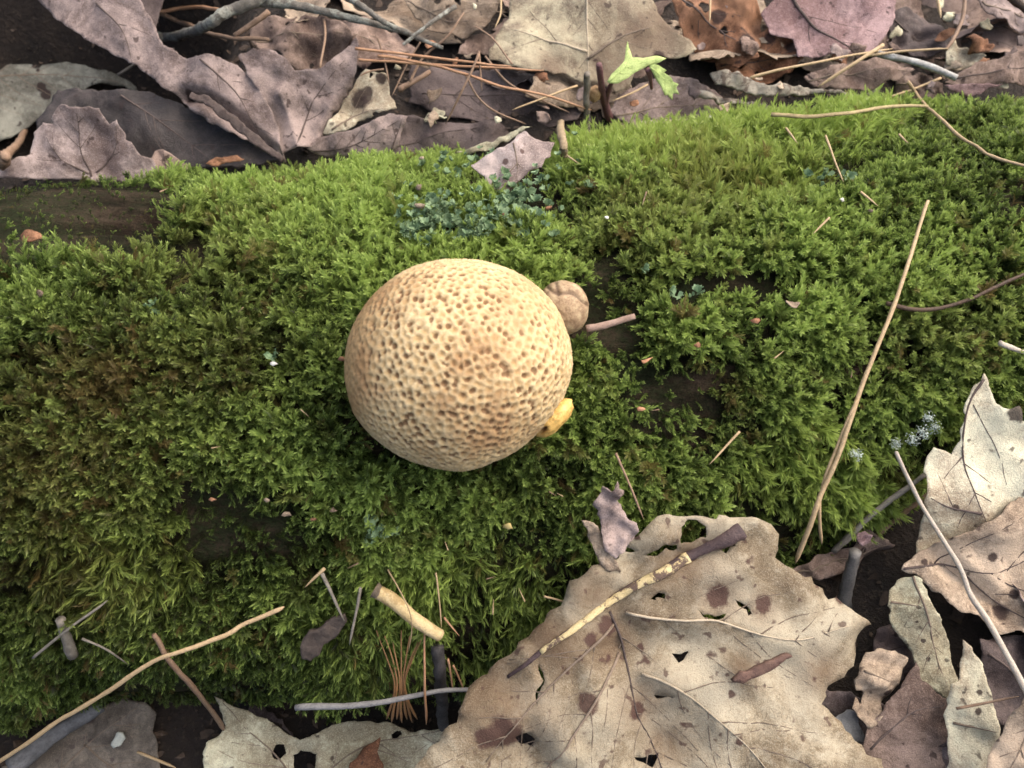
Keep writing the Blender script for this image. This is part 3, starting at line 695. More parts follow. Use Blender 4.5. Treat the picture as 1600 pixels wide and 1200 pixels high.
# ---- litter below and around: shared leaf shapes, each one an object
def shape_oval(L, W, teeth, rng):
    n = 60; P = []
    for i in range(n):
        t = i/n*2*math.pi; x = math.cos(t)*L/2; y = math.sin(t)*W/2*(1-.25*math.cos(t))
        P.append((x+(.02*L if i % 2 else 0)*teeth, y*(1+(.06 if i % 2 else 0)*teeth)))
    return np.array(P)
def shape_lobed(S, lobes, rng):
    P = []; n = 140
    for i in range(n):
        a = i/n*2*math.pi; k = (1+math.cos(lobes*a))/2; r_ = S*(.48+.52*k**1.3)*(1 if abs(a-math.pi) > .5 else .7)
        r_ *= 1+.09*math.sin(a*lobes*3+1)+.05*math.sin(a*lobes*7)
        P.append((r_*math.cos(a)*1.05, r_*math.sin(a)))
    return np.array(P)
def litter():
    rng = np.random.default_rng(77); protos = []
    for k in range(8):
        if k % 2: ol = shape_oval(rng.uniform(.055, .085), rng.uniform(.03, .045), 1, rng); L = ol[:, 0].max(); veins = [[(-L*1.0, 0), (0, .001), (L*.95, 0)]]
        else:
            S = rng.uniform(.034, .052); ol = shape_lobed(S, 5, rng); veins = [[(-S*.6, 0), (0, .0), (S*.9, 0)]]
            for a in (72, -72): veins.append([(-S*.45, 0), (S*.75*math.cos(R(a)), S*.75*math.sin(R(a)))])
        holes = [[(x+.003*math.cos(a), y+.002*math.sin(a)) for a in np.linspace(0, 6.28, 9)[:-1]] for x, y in rng.uniform(-.014, .014, (2, 2))] if k % 3 == 0 else ()
        o, _ = make_leaf('dead_leaf', None, None, M_BROWN, V_MID, np.zeros(3), np.array((1., 0, 0)), np.array((0, 1., 0)), np.array((0, 0, 1.)), ol, veins, holes=holes, seed=300+k, wr=.0028, curl=rng.uniform(-.004, .007),
                         bends=[((0, 0), (0, 1), rng.uniform(-5, 9)), ((0, 0), (0, -1), rng.uniform(-5, 9)), ((.01, 0), (1, 0), rng.uniform(-6, 6))], spots=[((x, y), r_) for x, y, r_ in zip(rng.uniform(-.02, .02, 5), rng.uniform(-.015, .015, 5), rng.uniform(.001, .003, 5))])
        protos.append(o)
    mats = [(M_TAN, 'tan'), (M_BROWN, 'brown'), (M_DARK, 'dark'), (M_MAUVE, 'mauve'), (M_BROWN, 'brown')]
    used = [False]*8
    MARKS = [(60, 150, 'the spotted grey green leaf'), (300, 40, 'the lichened twig'), (520, 110, 'the leaf with the tall tooth'), (700, 95, 'the orange needle bundle'), (900, 40, 'the big mottled leaf'), (1020, 140, 'the green seedling'),
             (1110, 50, 'the crumpled rusty leaf'), (1300, 40, 'the rosy mauve leaf'), (1440, 105, 'the white tipped twig'), (1550, 70, 'the rust red leaf scrap')]
    MARKF = [(150, 1160, 'the dark wet leaf'), (520, 1180, 'the insect holed leaf'), (1050, 1050, 'the largest leaf'), (1420, 1000, 'the yellowish speckled flap'), (1560, 900, 'the broad grey brown leaf')]
    spots = []
    for y_ in np.arange(.085, .46, .026):
        for x_ in np.arange(-.44, .37, .040): spots.append((x_, y_, 'B'))
    for y_ in np.arange(-.36, -.075, .030):
        for x_ in np.arange(-.30, .31, .046): spots.append((x_, y_, 'F'))
    for (x_, y_, side) in spots:
        x = x_+rng.uniform(-.016, .016); y = y_+rng.uniform(-.012, .012); 
        s = x*math.cos(LA)+y*math.sin(LA); t = -x*math.sin(LA)+y*math.cos(LA)
        if side == 'B' and t < .102: continue
        if side == 'F' and t > -.112: continue
        px, py = proj((x, y, ground_z(x, y)))
        if not (-480 < px < 1800 and -280 < py < 1400): continue
        if -300 < px < 250 and -120 < py < 330: continue
        if -120 < px < 640 and 40 < py < 320: continue
        k = int(rng.integers(0, 8)); m, _nm = mats[int(rng.integers(0, 5))] if side == 'B' else mats[int(rng.choice([1, 2, 2, 3]))]
        src = protos[k]
        if not used[k]: o = src; used[k] = True; ch = None
        else:
            o = src.copy(); COL.objects.link(o)
            for c in list(src.children): d = c.copy(); COL.objects.link(d); d.parent = o
        o.location = (x, y, float(ground_z(x, y))+rng.uniform(-.003, .0015))
        o.rotation_euler = (rng.normal(0, .15)+.1, rng.normal(0, .15), rng.uniform(0, 6.28))
        sc = rng.uniform(.6, 1.0); o.scale = (sc, sc, sc)
        o.material_slots[0].link = 'OBJECT'; o.material_slots[0].material = m
        if side == 'B':
            d = [math.hypot(px-lx, 1.4*(py-ly)) for lx, ly, _ in MARKS]; k = int(np.argmin(d)); w_ = ('beside' if d[k] < 170 else 'farther out past')
            lab = 'dead %s leaf in the litter %s %s' % (_nm, w_, MARKS[k][2]); tag(o, lab, 'leaf', '%s leaves %s %s' % (_nm, w_, MARKS[k][2]))
        else:
            d = [math.hypot(px-lx, py-ly) for lx, ly, _ in MARKF]; k = int(np.argmin(d))
            tag(o, 'dead %s leaf half hidden under %s' % (_nm, MARKF[k][2]), 'leaf', '%s leaves under %s' % (_nm, MARKF[k][2]))
    # crumbs
    V = []; F = []
    for i in range(14000):
        back = rng.random() < .6
        x = rng.uniform(-.3, .3); y = rng.uniform(.06, .40) if back else rng.uniform(-.32, -.06)
        c = np.array((x, y, float(ground_z(x, y))+.0008)); r_ = .0004+.0019*rng.random()**2; a = rng.uniform(0, 6.28); q = rng.normal(0, .5, 3); k = len(V)
        for j in range(6):
            an = a+j*1.047+rng.uniform(-.3, .3); rj = r_*rng.uniform(.45, 1.2); dx, dy = rj*math.cos(an)*1.3, rj*math.sin(an)*.8
            V.append(c+np.array((dx*math.cos(a)-dy*math.sin(a), dx*math.sin(a)+dy*math.cos(a), dx*q[0]+dy*q[1]+rng.normal(0, r_*.2))))
        F.append(tuple(range(k, k+6)))
    o = mesh_obj('leaf_crumbs', V, F, simple_mat('crumbs', (.030, .020, .014), (.10, .068, .048), 60), smooth_=False)
    tag(o, 'crumbled brown leaf bits strewn over the soil', 'litter', kind='stuff')
litter()

# ---- leaves behind the log, traced one by one
def back_leaves():
    traced('dead_leaf', 'dark damp leaf lying in the hollow behind the toothed mauve leaf', leaf_mat('leaf_sodden', (.022, .017, .016), (.040, .031, .029), spec=.45, rough=.5), V_DARK, (300, 210), .008, .0, -.55,
           [(90, 140), (230, 140), (300, 170), (360, 205), (445, 250), (380, 262), (240, 262), (120, 262), (60, 240), (60, 190)], veins=[[(190, 150), (250, 190), (330, 250)]], wr=.002)
    traced('dead_leaf', 'grey green leaf with black spots arching over a dark hollow', M_GREY, V_MID, (60, 150), .026, .10, -.45,
           [(-160, 70), (0, 80), (50, 84), (120, 100), (180, 115), (215, 128), (233, 146), (232, 156), (218, 142), (190, 131), (160, 131), (130, 141), (100, 156), (75, 176), (40, 200), (0, 222), (-160, 260)],
           veins=[[(-100, 130), (60, 118), (200, 128)]], spots=[((56, 101), 7), ((65, 136), 8), ((72, 148), 9), ((60, 110), 4)], bends=[((150, 120), (230, 150), -25)], wr=.001)
    traced('dead_leaf', 'mauve grey leaf with toothed upper edge standing against the log', leaf_mat('leaf_mauve_pale', (.23, .175, .16), (.31, .25, .232)), V_DARK, (150, 262), .009, .05, -1.1,
           [(0, 262), (48, 240), (50, 210), (66, 192), (78, 196), (86, 170), (95, 163), (125, 168), (155, 168), (160, 181), (172, 193), (185, 187), (193, 205), (196, 218), (205, 222), (222, 245), (238, 250), (245, 262), (235, 284), (150, 282), (60, 278), (0, 278)],
           veins=[[(145, 276), (125, 230), (120, 165)], [(140, 272), (95, 245), (72, 215)], [(150, 270), (180, 235), (183, 195)]], wr=.0018, sidev=.006, bends=[((140, 235), (140, 280), 14)])
    traced('dead_leaf', 'small translucent brown leaf corner beside the toothed mauve leaf', M_BROWN, V_DARK, (262, 258), .005, .0, -1.0,
           [(232, 250), (240, 236), (256, 232), (268, 240), (285, 252), (300, 262), (290, 275), (255, 282), (232, 276)], veins=[[(262, 280), (256, 234)]], wr=.001, sidev=.004)
    traced('dead_leaf', 'long mauve grey leaf folded along a dark crease slanting to the log', M_MAUVE, V_DARK, (330, 160), .017, -.15, -.60,
           [(40, -40), (200, -40), (225, 10), (245, 45), (258, 72), (290, 92), (330, 88), (368, 98), (392, 120), (412, 150), (426, 185), (437, 215), (440, 248), (412, 234), (382, 216), (345, 200), (310, 180), (280, 155), (215, 105), (150, 70), (100, 40), (60, 0)],
           veins=[[(320, 98), (345, 120), (372, 148), (390, 185), (402, 222)], [(150, 5), (195, 50), (210, 100)]], creases=[([(285, 150), (320, 152), (355, 175), (440, 250)], -.006, 16)], spots=[((292, 148), 9), ((330, 160), 6)], wr=.002,
           holes=[[(286, 150), (296, 143), (303, 147), (296, 156)]])
    traced('leaf_stalk', 'dark bent leaf stalk pressed along the folded mauve leaf', V_DARK, V_DARK, (370, 190), .0195, -.15, -.60,
           [(300, 148), (325, 150), (345, 162), (372, 185), (410, 218), (445, 246), (440, 254), (405, 232), (365, 200), (335, 172), (318, 160), (300, 156)], cat='stalk', wr=.0006, thick=.0012)
    traced('dead_leaf', 'curled grey brown leaf with one tall pointed tooth behind the log', M_MAUVE, V_DARK, (480, 190), .012, .05, -.75,
           [(436, 246), (428, 195), (410, 150), (386, 115), (370, 85), (395, 72), (430, 80), (450, 95), (462, 110), (480, 108), (500, 108), (515, 100), (532, 85), (545, 74), (557, 60), (561, 72), (558, 90), (557, 115), (548, 132), (530, 158), (512, 190), (505, 208), (486, 230), (460, 236)],
           veins=[[(468, 232), (480, 175), (500, 140), (540, 95)]], creases=[([(504, 208), (530, 160), (556, 128)], -.006, 10), ([(440, 150), (470, 230)], .004, 24)], wr=.0022)
    traced('dead_leaf', 'thin pale leaf piece with brown stains and ragged holes', M_PALE, V_MID, (575, 170), .010, .0, -.55,
           [(505, 208), (528, 172), (550, 140), (560, 118), (572, 108), (590, 112), (604, 116), (606, 130), (612, 150), (619, 170), (600, 178), (575, 185), (545, 202), (520, 212)],
           spots=[((565, 155), 16), ((595, 122), 9), ((575, 142), 8)], holes=[(589, 181, 5), (579, 117, 4)], veins=[[(520, 205), (560, 180), (600, 172)]], wr=.0015, sidev=.005)
    traced('dead_leaf', 'rolled mauve leaf margin resting on the moss edge', M_MAUVE, V_DARK, (560, 215), .010, .05, -.9,
           [(478, 234), (500, 213), (530, 207), (560, 198), (590, 184), (615, 178), (636, 180), (630, 205), (618, 232), (600, 244), (550, 242), (510, 246)], veins=[[(490, 236), (550, 228), (632, 184)], [(610, 240), (628, 190)]],
           bends=[((560, 215), (560, 240), -40)], wr=.0015, sidev=.005)
    traced('dead_leaf', 'reddish brown leaf lying flat behind the small square leaf', M_DARK, V_DARK, (690, 215), .006, .0, -.45,
           [(600, 245), (612, 200), (640, 182), (690, 192), (740, 195), (775, 190), (800, 205), (770, 232), (710, 246), (650, 248)], veins=[[(610, 235), (680, 215), (770, 200)]], wr=.002)
    traced('dead_leaf', 'dark brown wet leaf under the crossing orange needles', M_DARK, V_DARK, (790, 150), .003, .0, -.3,
           [(640, 100), (700, 108), (800, 112), (900, 118), (930, 150), (900, 185), (840, 200), (760, 192), (690, 180), (640, 160)], veins=[[(660, 150), (780, 150), (900, 160)]], wr=.002)
    traced('dead_leaf', 'crumpled tan brown leaf pieces under the lichened twig', M_BROWN, V_MID, (450, 55), .008, .0, -.5,
           [(385, 55), (400, 30), (440, 20), (490, 25), (540, 45), (560, 60), (530, 85), (500, 105), (460, 108), (440, 85), (400, 70)], wr=.0045, veins=[[(395, 60), (470, 55), (540, 60)]], holes=[(463, 27, 4), (446, 34, 3)])
    traced('dead_leaf', 'brown leaf tucked under the lichened twig above the tall pointed tooth', M_BROWN, V_MID, (560, 50), .007, .05, -.4,
           [(500, 30), (560, 30), (620, 45), (650, 70), (620, 95), (570, 110), (520, 90), (490, 60)], wr=.004, veins=[[(500, 60), (570, 65), (640, 72)]])
    traced('dead_leaf', 'cream brown leaf with small holes at the twig tip', M_TAN, V_MID, (690, 30), .012, .0, -.35,
           [(622, -20), (640, 10), (660, 35), (690, 52), (720, 62), (755, 52), (775, 25), (790, -20)], holes=[(684, 4, 5), (700, 14, 4), (715, 4, 5)], wr=.003, veins=[[(640, 0), (700, 30), (760, 40)]])
    traced('dead_leaf', 'large mottled olive tan leaf with pale midrib and dark gap under its edge', M_CREAM if False else leaf_mat('leaf_mottled', (.20, .155, .115), (.30, .25, .165), pale=(.48, .43, .30)), [V_PALE, V_PALE, V_MID], (900, 60), .020, .05, -.35,
           [(765, 78), (778, 52), (793, 25), (800, -30), (1000, -30), (1030, 20), (1058, 48), (1090, 78), (1070, 88), (1045, 90), (1025, 85), (1000, 100), (985, 130), (968, 136), (945, 128), (915, 121), (880, 111), (850, 112), (820, 111), (790, 99), (766, 90)],
           veins=[[(914, -25), (917, 40), (921, 118)], [(918, 80), (860, 62), (800, 48)], [(919, 90), (970, 60), (1020, 45)]], vr=.0006, stains=[((1000, 60), 60), ((960, 100), 50), ((1040, 40), 50), ((860, 100), 25)], bends=[((900, 85), (900, 120), -14)], spots=[((1030, 86), 10)], wr=.0018)
    traced('dead_leaf', 'grey brown leaf lying flat under the green seedling', M_MAUVE, V_MID, (1050, 165), .006, .0, -.5,
           [(950, 180), (965, 150), (1000, 132), (1050, 118), (1090, 125), (1130, 150), (1150, 178), (1110, 195), (1060, 200), (1000, 202)], veins=[[(960, 185), (1040, 165), (1130, 165)]], wr=.002)
    traced('dead_leaf', 'crumpled rusty brown leaf with ragged holes', M_RUST, V_DARK, (1110, 60), .012, .0, -.45,
           [(1040, -20), (1100, -20), (1160, -10), (1195, 20), (1190, 60), (1180, 95), (1150, 110), (1110, 95), (1080, 70), (1062, 40)], holes=[(1098, 16, 9), (1130, 52, 7), (1075, 10, 6)], spots=[((1120, 30), 12), ((1165, 70), 14)], wr=.005, veins=[[(1060, 0), (1120, 50), (1170, 90)]])
    traced('dead_leaf', 'decayed brown leaf skeleton with torn holes beside the mauve leaf', M_RUST, V_DARK, (1200, 95), .008, .0, -.4,
           [(1120, 75), (1170, 55), (1220, 50), (1250, 62), (1252, 95), (1230, 115), (1190, 125), (1150, 122), (1125, 105)], holes=[(1160, 92, 7), (1176, 80, 5), (1150, 78, 4), (1222, 70, 4), (1188, 108, 6)], spots=[((1240, 75), 12), ((1200, 65), 8)], wr=.004, sidev=.005, veins=[[(1130, 95), (1190, 90), (1245, 80)]])
    traced('dead_leaf', 'smooth rosy mauve leaf with one dark curved vein', M_ROSE, V_DARK, (1300, 45), .016, .05, -.4,
           [(1188, 25), (1230, -30), (1400, -30), (1396, 30), (1382, 58), (1366, 78), (1340, 84), (1300, 84), (1270, 92), (1250, 88), (1240, 60), (1205, 50)], veins=[[(1232, -10), (1262, 30), (1300, 60), (1345, 82)]], vr=.0007, wr=.0014, sidev=.011)
    traced('dead_leaf', 'brown leaf with frayed edge beneath the crossed needles', M_BROWN, V_MID, (1330, 118), .013, .0, -.5,
           [(1255, 122), (1290, 108), (1335, 98), (1372, 90), (1405, 98), (1432, 108), (1410, 122), (1380, 130), (1355, 142), (1310, 140), (1270, 138)], wr=.0018, sidev=.006, veins=[[(1260, 130), (1330, 115), (1420, 108)]])
    traced('dead_leaf', 'dark grey leaf in the shade beside the mauve leaf', M_DARK, V_DARK, (1440, 50), .008, .0, -.4,
           [(1385, 20), (1420, 5), (1470, 25), (1490, 60), (1470, 85), (1430, 90), (1400, 70)], wr=.004, veins=[[(1400, 30), (1470, 75)]])
    traced('dead_leaf', 'brown curled leaf with rosy underside at the moss edge', M_BROWN, V_DARK, (1540, 125), .014, .05, -.6,
           [(1478, 128), (1500, 112), (1525, 98), (1560, 92), (1590, 80), (1640, 75), (1640, 135), (1590, 132), (1545, 134), (1500, 134)], wr=.002, veins=[[(1490, 122), (1560, 112), (1630, 100)]])
    traced('dead_leaf', 'pink leaf underside turned out below the brown curled leaf', M_ROSE, V_MID, (1520, 138), .013, .0, -1.0,
           [(1476, 132), (1505, 131), (1545, 132), (1568, 131), (1540, 142), (1512, 152), (1490, 142)], wr=.0006, sidev=0)
    traced('dead_leaf', 'cream yellow leaf flake under the rust red leaf scrap', M_PALE, V_PALE, (1500, 92), .016, .0, -.5,
           [(1474, 80), (1490, 65), (1505, 75), (1530, 85), (1538, 92), (1515, 105), (1495, 112), (1478, 100)], wr=.0015, sidev=0)
    traced('dead_leaf', 'crumpled rust red leaf scrap on the litter', M_RUST, V_DARK, (1525, 72), .020, .0, -.4,
           [(1503, 66), (1520, 58), (1545, 62), (1553, 75), (1540, 86), (1515, 80)], wr=.004, sidev=0)
    traced('dead_leaf', 'pale grey leaf tip poking out above the rust red scrap', M_MAUVE, V_MID, (1570, 30), .014, .1, -.6,
           [(1520, 0), (1560, -10), (1600, 0), (1660, 20), (1650, 50), (1600, 48), (1575, 35), (1545, 22)], wr=.002, sidev=.006, veins=[[(1530, 5), (1640, 35)]])
    traced('dead_leaf', 'grey brown leaf in the gap under the white twig', M_BROWN, V_MID, (1450, 130), .006, .0, -.5,
           [(1390, 120), (1440, 112), (1480, 125), (1478, 150), (1440, 160), (1400, 150)], wr=.003, sidev=.006, veins=[[(1395, 135), (1470, 140)]])
    # strips of bark along the back edge of the log
    B_GREY = simple_mat('bark_strip_grey', (.22, .19, .145), (.42, .38, .31), 300, streak=(.12, .09, .07))
    traced('bark_strip', 'weathered grey bark strip bridging a dark gap along the log', B_GREY, V_MID, (1200, 138), .015, .0, -.7,
           [(1112, 112), (1135, 108), (1160, 120), (1200, 133), (1250, 135), (1300, 140), (1340, 148), (1290, 148), (1240, 150), (1190, 150), (1150, 140), (1118, 132)], cat='bark', wr=.0012, thick=.0014)
    traced('bark_strip', 'pale curled bark scrap lying next to the moss', B_GREY, V_MID, (1175, 170), .010, .0, -.6,
           [(1095, 140), (1130, 152), (1165, 158), (1200, 160), (1202, 176), (1180, 172), (1160, 166), (1120, 160), (1090, 150)], cat='bark', wr=.002, thick=.001)
    traced('dead_leaf', 'thin leaf edge tinged orange along the moss under the flat leaf', M_PALE, V_MID, (1050, 192), .012, .0, -.9,
           [(1000, 192), (1035, 188), (1080, 188), (1120, 186), (1100, 196), (1050, 200), (1005, 208)], wr=.0008, sidev=0)
    traced('leaf_fragment', 'bright white papery flake at the moss edge', simple_mat('paper_white', (.60, .58, .52), (.72, .70, .64)), V_PALE, (1112, 186), .013, .0, -.7,
           [(1090, 188), (1105, 180), (1130, 180), (1134, 190), (1110, 196)], cat='leaf', wr=.0006, sidev=0)
    # the square scrap on the log
    f = traced('dead_leaf', 'small square torn mauve leaf scrap lying on the log behind the earthball', leaf_mat('leaf_scrap', (.33, .255, .235), (.42, .345, .32), spot=(.12, .07, .06)), V_MID, (800, 260), .0075, .03, -.30,
           [(737, 255), (752, 246), (775, 236), (795, 226), (805, 215), (818, 205), (828, 212), (838, 216), (866, 221), (860, 240), (852, 248), (848, 262), (835, 266), (812, 283), (795, 296), (772, 309), (763, 294), (757, 276)], surf='L',
           veins=[[(802, 228), (808, 262), (806, 284)]], vr=.0003, spots=[((790, 255), 5), ((815, 240), 4)], wr=.0012, sidev=.004)
    traced('dead_leaf', 'thin curled olive leaf sliver behind the square torn scrap', M_CREAM, V_MID, (770, 222), .011, .0, -.8,
           [(712, 236), (745, 228), (785, 216), (815, 200), (829, 197), (818, 206), (800, 216), (765, 234), (735, 240)], wr=.0012, sidev=0)
    traced('dead_leaf', 'small orange leaf sliver at the mossy edge of the log', M_RUST, V_MID, (355, 252), .012, .0, -.8, [(318, 256), (340, 246), (370, 244), (384, 248), (362, 254), (335, 260)], wr=.0006, sidev=0)
    traced('leaf_fragment', 'round tan flake on the dark damp leaf', M_TAN, V_MID, (233, 185), .009, .0, -.5, [(222, 180), (232, 173), (243, 179), (244, 190), (234, 197), (224, 193)], wr=.0006, sidev=0)
    traced('leaf_fragment', 'brown oval flake on the bare bark of the log', M_RUST, V_MID, (47, 368), .003, .0, -.3, [(30, 368), (42, 360), (62, 362), (68, 370), (52, 378), (36, 378)], surf='L', wr=.0006, sidev=0)
back_leaves()
def scraps():
    rng = np.random.default_rng(23)
    near = [(520, 110, 'the leaf with the tall tooth'), (700, 95, 'the orange needle bundle'), (900, 60, 'the big mottled leaf'), (1020, 150, 'the green seedling'), (1110, 50, 'the crumpled rusty leaf'), (1220, 130, 'the grey bark strip'),
            (1300, 60, 'the rosy mauve leaf'), (1440, 105, 'the white tipped twig'), (1550, 70, 'the rust red leaf scrap')]
    kinds = [(M_TAN, 'tan'), (M_BROWN, 'brown'), (M_CREAM, 'olive'), (M_RUST, 'rusty'), (M_DARK, 'dark'), (M_MAUVE, 'mauve')]
    for i in range(64):
        x = rng.uniform(590, 1600); y = rng.uniform(0, 215-(x-590)*.055); r_ = rng.uniform(6, 20)
        if 760 < x < 1000 and y < 115: continue
        if 1230 < x < 1390 and y < 75: continue
        m, nm = kinds[int(rng.integers(0, 6))]; ny = -.45+rng.normal(0, .35); a0 = rng.uniform(0, 6.28); el = rng.uniform(.45, 1)
        ol = []
        for a in np.linspace(0, 6.28, 10)[:-1]:
            q = r_*rng.uniform(.55, 1.2); dx, dy = q*math.cos(a), q*el*math.sin(a); ol.append((x+dx*math.cos(a0)-dy*math.sin(a0), y+.8*(dx*math.sin(a0)+dy*math.cos(a0))))
        d = [math.hypot(x-a, y-b) for a, b, _ in near]; k = int(np.argmin(d))
        traced('leaf_fragment', 'torn %s leaf scrap in the litter around %s' % (nm, near[k][2]), m, V_MID, (x, y), rng.uniform(.009, .018), rng.normal(0, .3), ny, ol, wr=.0014, sidev=0, group='%s scraps around %s' % (nm, near[k][2]), rag=.0009)
scraps()

# ---- leaves below the log
def front_leaves():
    M_BIG = leaf_mat('leaf_big', (.28, .215, .135), (.42, .345, .235), spot=(.085, .042, .034), pale=(.58, .51, .38), vein=.4)
    traced('dead_leaf', 'dark wet leaf with a pale chip on it under the long straight needle', leaf_mat('leaf_wet', (.085, .070, .052), (.13, .105, .08), rough=.45, spec=.5), V_MID, (180, 1160), .006, .05, -.45,
           [(-60, 1250), (30, 1180), (90, 1140), (140, 1112), (190, 1093), (225, 1098), (242, 1115), (238, 1150), (246, 1180), (262, 1260)], veins=[[(60, 1240), (140, 1160), (215, 1105)], [(130, 1165), (200, 1215)]], wr=.002)
    traced('leaf_fragment', 'pale grey chip on the dark wet leaf', simple_mat('paper_grey', (.33, .34, .30), (.42, .43, .38)), V_PALE, (185, 1157), .010, .05, -.4, [(173, 1163), (181, 1146), (192, 1144), (197, 1152), (186, 1168), (178, 1170)], wr=.0003, sidev=0, thick=.001)
    traced('dead_leaf', 'pale olive leaf with round insect holes under the moss overhang', M_CREAM, V_MID, (520, 1170), .018, .0, -.50,
           [(318, 1250), (322, 1175), (328, 1158), (345, 1146), (352, 1135), (340, 1105), (330, 1092), (352, 1100), (380, 1112), (408, 1118), (432, 1132), (447, 1150), (466, 1160), (488, 1150), (510, 1138), (545, 1130), (580, 1129), (615, 1134), (650, 1142), (690, 1136), (735, 1132), (740, 1250)],
           holes=[(433, 1177, 10), [(455, 1183), (468, 1176), (494, 1178), (493, 1200), (480, 1230), (462, 1215)], [(611, 1148), (628, 1139), (629, 1147), (616, 1155)]], veins=[[(470, 1240), (420, 1170), (345, 1100)], [(480, 1240), (560, 1170), (690, 1140)]], wr=.002)
    traced('dead_leaf', 'reddish leaf edge curling through the pale olive leaf', M_RUST, V_DARK, (575, 1185), .022, -.1, -.5,
           [(535, 1230), (550, 1190), (575, 1165), (592, 1155), (588, 1175), (600, 1200), (605, 1240)], wr=.002, sidev=0)
    big = traced('dead_leaf', 'largest dead leaf tan and spotted leaning on the front of the log', M_BIG, [V_DARK, V_PALE, V_PALE, V_MID, V_MID], (1080, 815), .0135, .05, -.50,
           [(600, 1290), (660, 1190), (690, 1160), (715, 1125), (738, 1085), (765, 1055), (805, 1020), (850, 980), (870, 955), (900, 920), (930, 888), (944, 878), (958, 884), (972, 876), (985, 856), (1005, 832), (1035, 812), (1080, 801), (1120, 808), (1150, 812), (1176, 815), (1208, 818), (1226, 838), (1232, 862), (1232, 884), (1255, 898), (1290, 918), (1318, 944), (1350, 958), (1372, 968), (1386, 984), (1370, 1010), (1362, 1035), (1345, 1058), (1318, 1085), (1296, 1112), (1320, 1140), (1352, 1165), (1385, 1195), (1450, 1290)], surf='L',
           veins=[[(958, 962), (978, 1010), (990, 1070), (1003, 1130), (1030, 1180), (1060, 1270)], [(984, 964), (1050, 972), (1120, 973), (1190, 995), (1260, 1005), (1340, 985)], [(1008, 1060), (1060, 1080), (1120, 1125), (1180, 1180), (1240, 1260)], [(975, 1030), (920, 1110), (860, 1200), (820, 1270)], [(965, 985), (900, 1040), (820, 1120), (760, 1200)]], vr=.00042, pucker=.0016,
           stains=[((800, 1120), 70), ((870, 1010), 50), ((1080, 880), 60), ((930, 930), 40), ((1010, 1110), 50), ((1130, 935), 45), ((1200, 955), 30), ((1170, 1050), 26), ((960, 1000), 50), ((1300, 1060), 40), ((1050, 1180), 40)],
           holes=[[(1064, 828), (1074, 818), (1092, 815), (1106, 824), (1104, 838), (1085, 850), (1066, 850)], [(1012, 872), (1040, 855), (1060, 850), (1064, 858), (1040, 866)], (989, 867, 5), [(1136, 856), (1152, 848), (1156, 856), (1142, 868)], [(1094, 954), (1104, 958), (1116, 962), (1142, 964), (1136, 972), (1112, 970)], [(1160, 948), (1172, 950), (1186, 962), (1182, 966)], [(1020, 936), (1042, 931), (1044, 936), (1028, 942)],
                  [(1062, 1034), (1084, 1030), (1084, 1034), (1068, 1042)], [(1030, 1100), (1056, 1098), (1056, 1102), (1034, 1104)], [(845, 1040), (850, 1056), (848, 1080), (843, 1108), (839, 1090), (846, 1070)], [(808, 1162), (820, 1156), (836, 1162), (834, 1180), (814, 1184)], [(1000, 1200), (1040, 1195), (1020, 1215)]],
           spots=[((1128, 935), 20), ((1204, 950), 15), ((1172, 1092), 5), ((955, 985), 16), ((925, 1005), 10), ((1120, 1032), 8), ((920, 1100), 16), ((1152, 1092), 6), ((1002, 1122), 14), ((885, 1052), 7), ((1002, 840), 4), ((1178, 880), 7), ((1335, 945), 10), ((790, 1150), 26), ((760, 1160), 18), ((1160, 1160), 8), ((1240, 1030), 9), ((1060, 1085), 5), ((1290, 1070), 7), ((1010, 1020), 7), ((955, 1040), 6), ((1080, 1150), 6), ((1015, 1040), 8)],
           creases=[([(958, 962), (990, 1070), (1030, 1180)], -.005, 60), ([(830, 1030), (880, 985), (930, 890)], .004, 50), ([(1000, 880), (1080, 870), (1170, 850)], -.004, 45), ([(760, 1210), (800, 1180), (830, 1190)], -.008, 60)],
           bends=[((860, 1060), (800, 1010), -9), ((1280, 990), (1380, 960), -5)], curl=-.004, wr=.0036, rag=.0012, sidev=.0065, thick=.0003)
    O, U, V, Nn, f = px_frame((1080, 815), .0135, .05, -.50, 'L')
    pts = [(1163, 829), (1140, 842), (1110, 858), (1075, 878), (1040, 898), (1000, 918), (960, 945), (920, 972), (880, 998), (850, 1020), (820, 1045), (795, 1068)]
    st = simple_mat('stalk_dark', (.050, .032, .036), (.10, .065, .062), 300, rough=.5); yl = simple_mat('stalk_yellow', (.46, .36, .18), (.58, .48, .27), 420, rough=.7, streak=(.10, .065, .05))
    P = big([f(p) for p in pts], .0006); P = catmull(P, 60); rad = np.interp(np.linspace(0, 1, 60), [0, .06, .2, .6, 1], [.0028, .0026, .0017, .0010, .0005])
    o = tube('leaf_stalk', P, rad, st, None, 9, .3, 4, .6, origin=None); o.location = O
    tag(o, 'dark purple leaf stalk with yellow peeled middle lying across the largest leaf', 'stalk')
    tube('peeled_skin', P[15:50]+Nn*.0003, rad[15:50]*.97, yl, o, 9, .45, 6, .55)
    traced('seed_pod', 'thin dark brown seed husk lying on the largest leaf', simple_mat('husk', (.10, .055, .045), (.16, .095, .07), 300), V_DARK, (1080, 815), .0170, .05, -.50, [(1142, 1062), (1155, 1050), (1185, 1038), (1232, 1020), (1236, 1024), (1200, 1046), (1160, 1066)], surf='L', cat='husk', wr=.0006, sidev=0, thick=.0014)
    traced('dead_leaf', 'ragged grey mauve leaf scrap stuck upright at the tip of the largest leaf', M_MAUVE, V_MID, (965, 820), .012, .0, -1.0,
           [(930, 775), (940, 766), (952, 770), (968, 752), (974, 770), (966, 785), (980, 800), (998, 812), (996, 826), (985, 845), (975, 862), (962, 870), (948, 858), (942, 840), (935, 815)], surf='L', wr=.0025, sidev=0, rag=.0012)
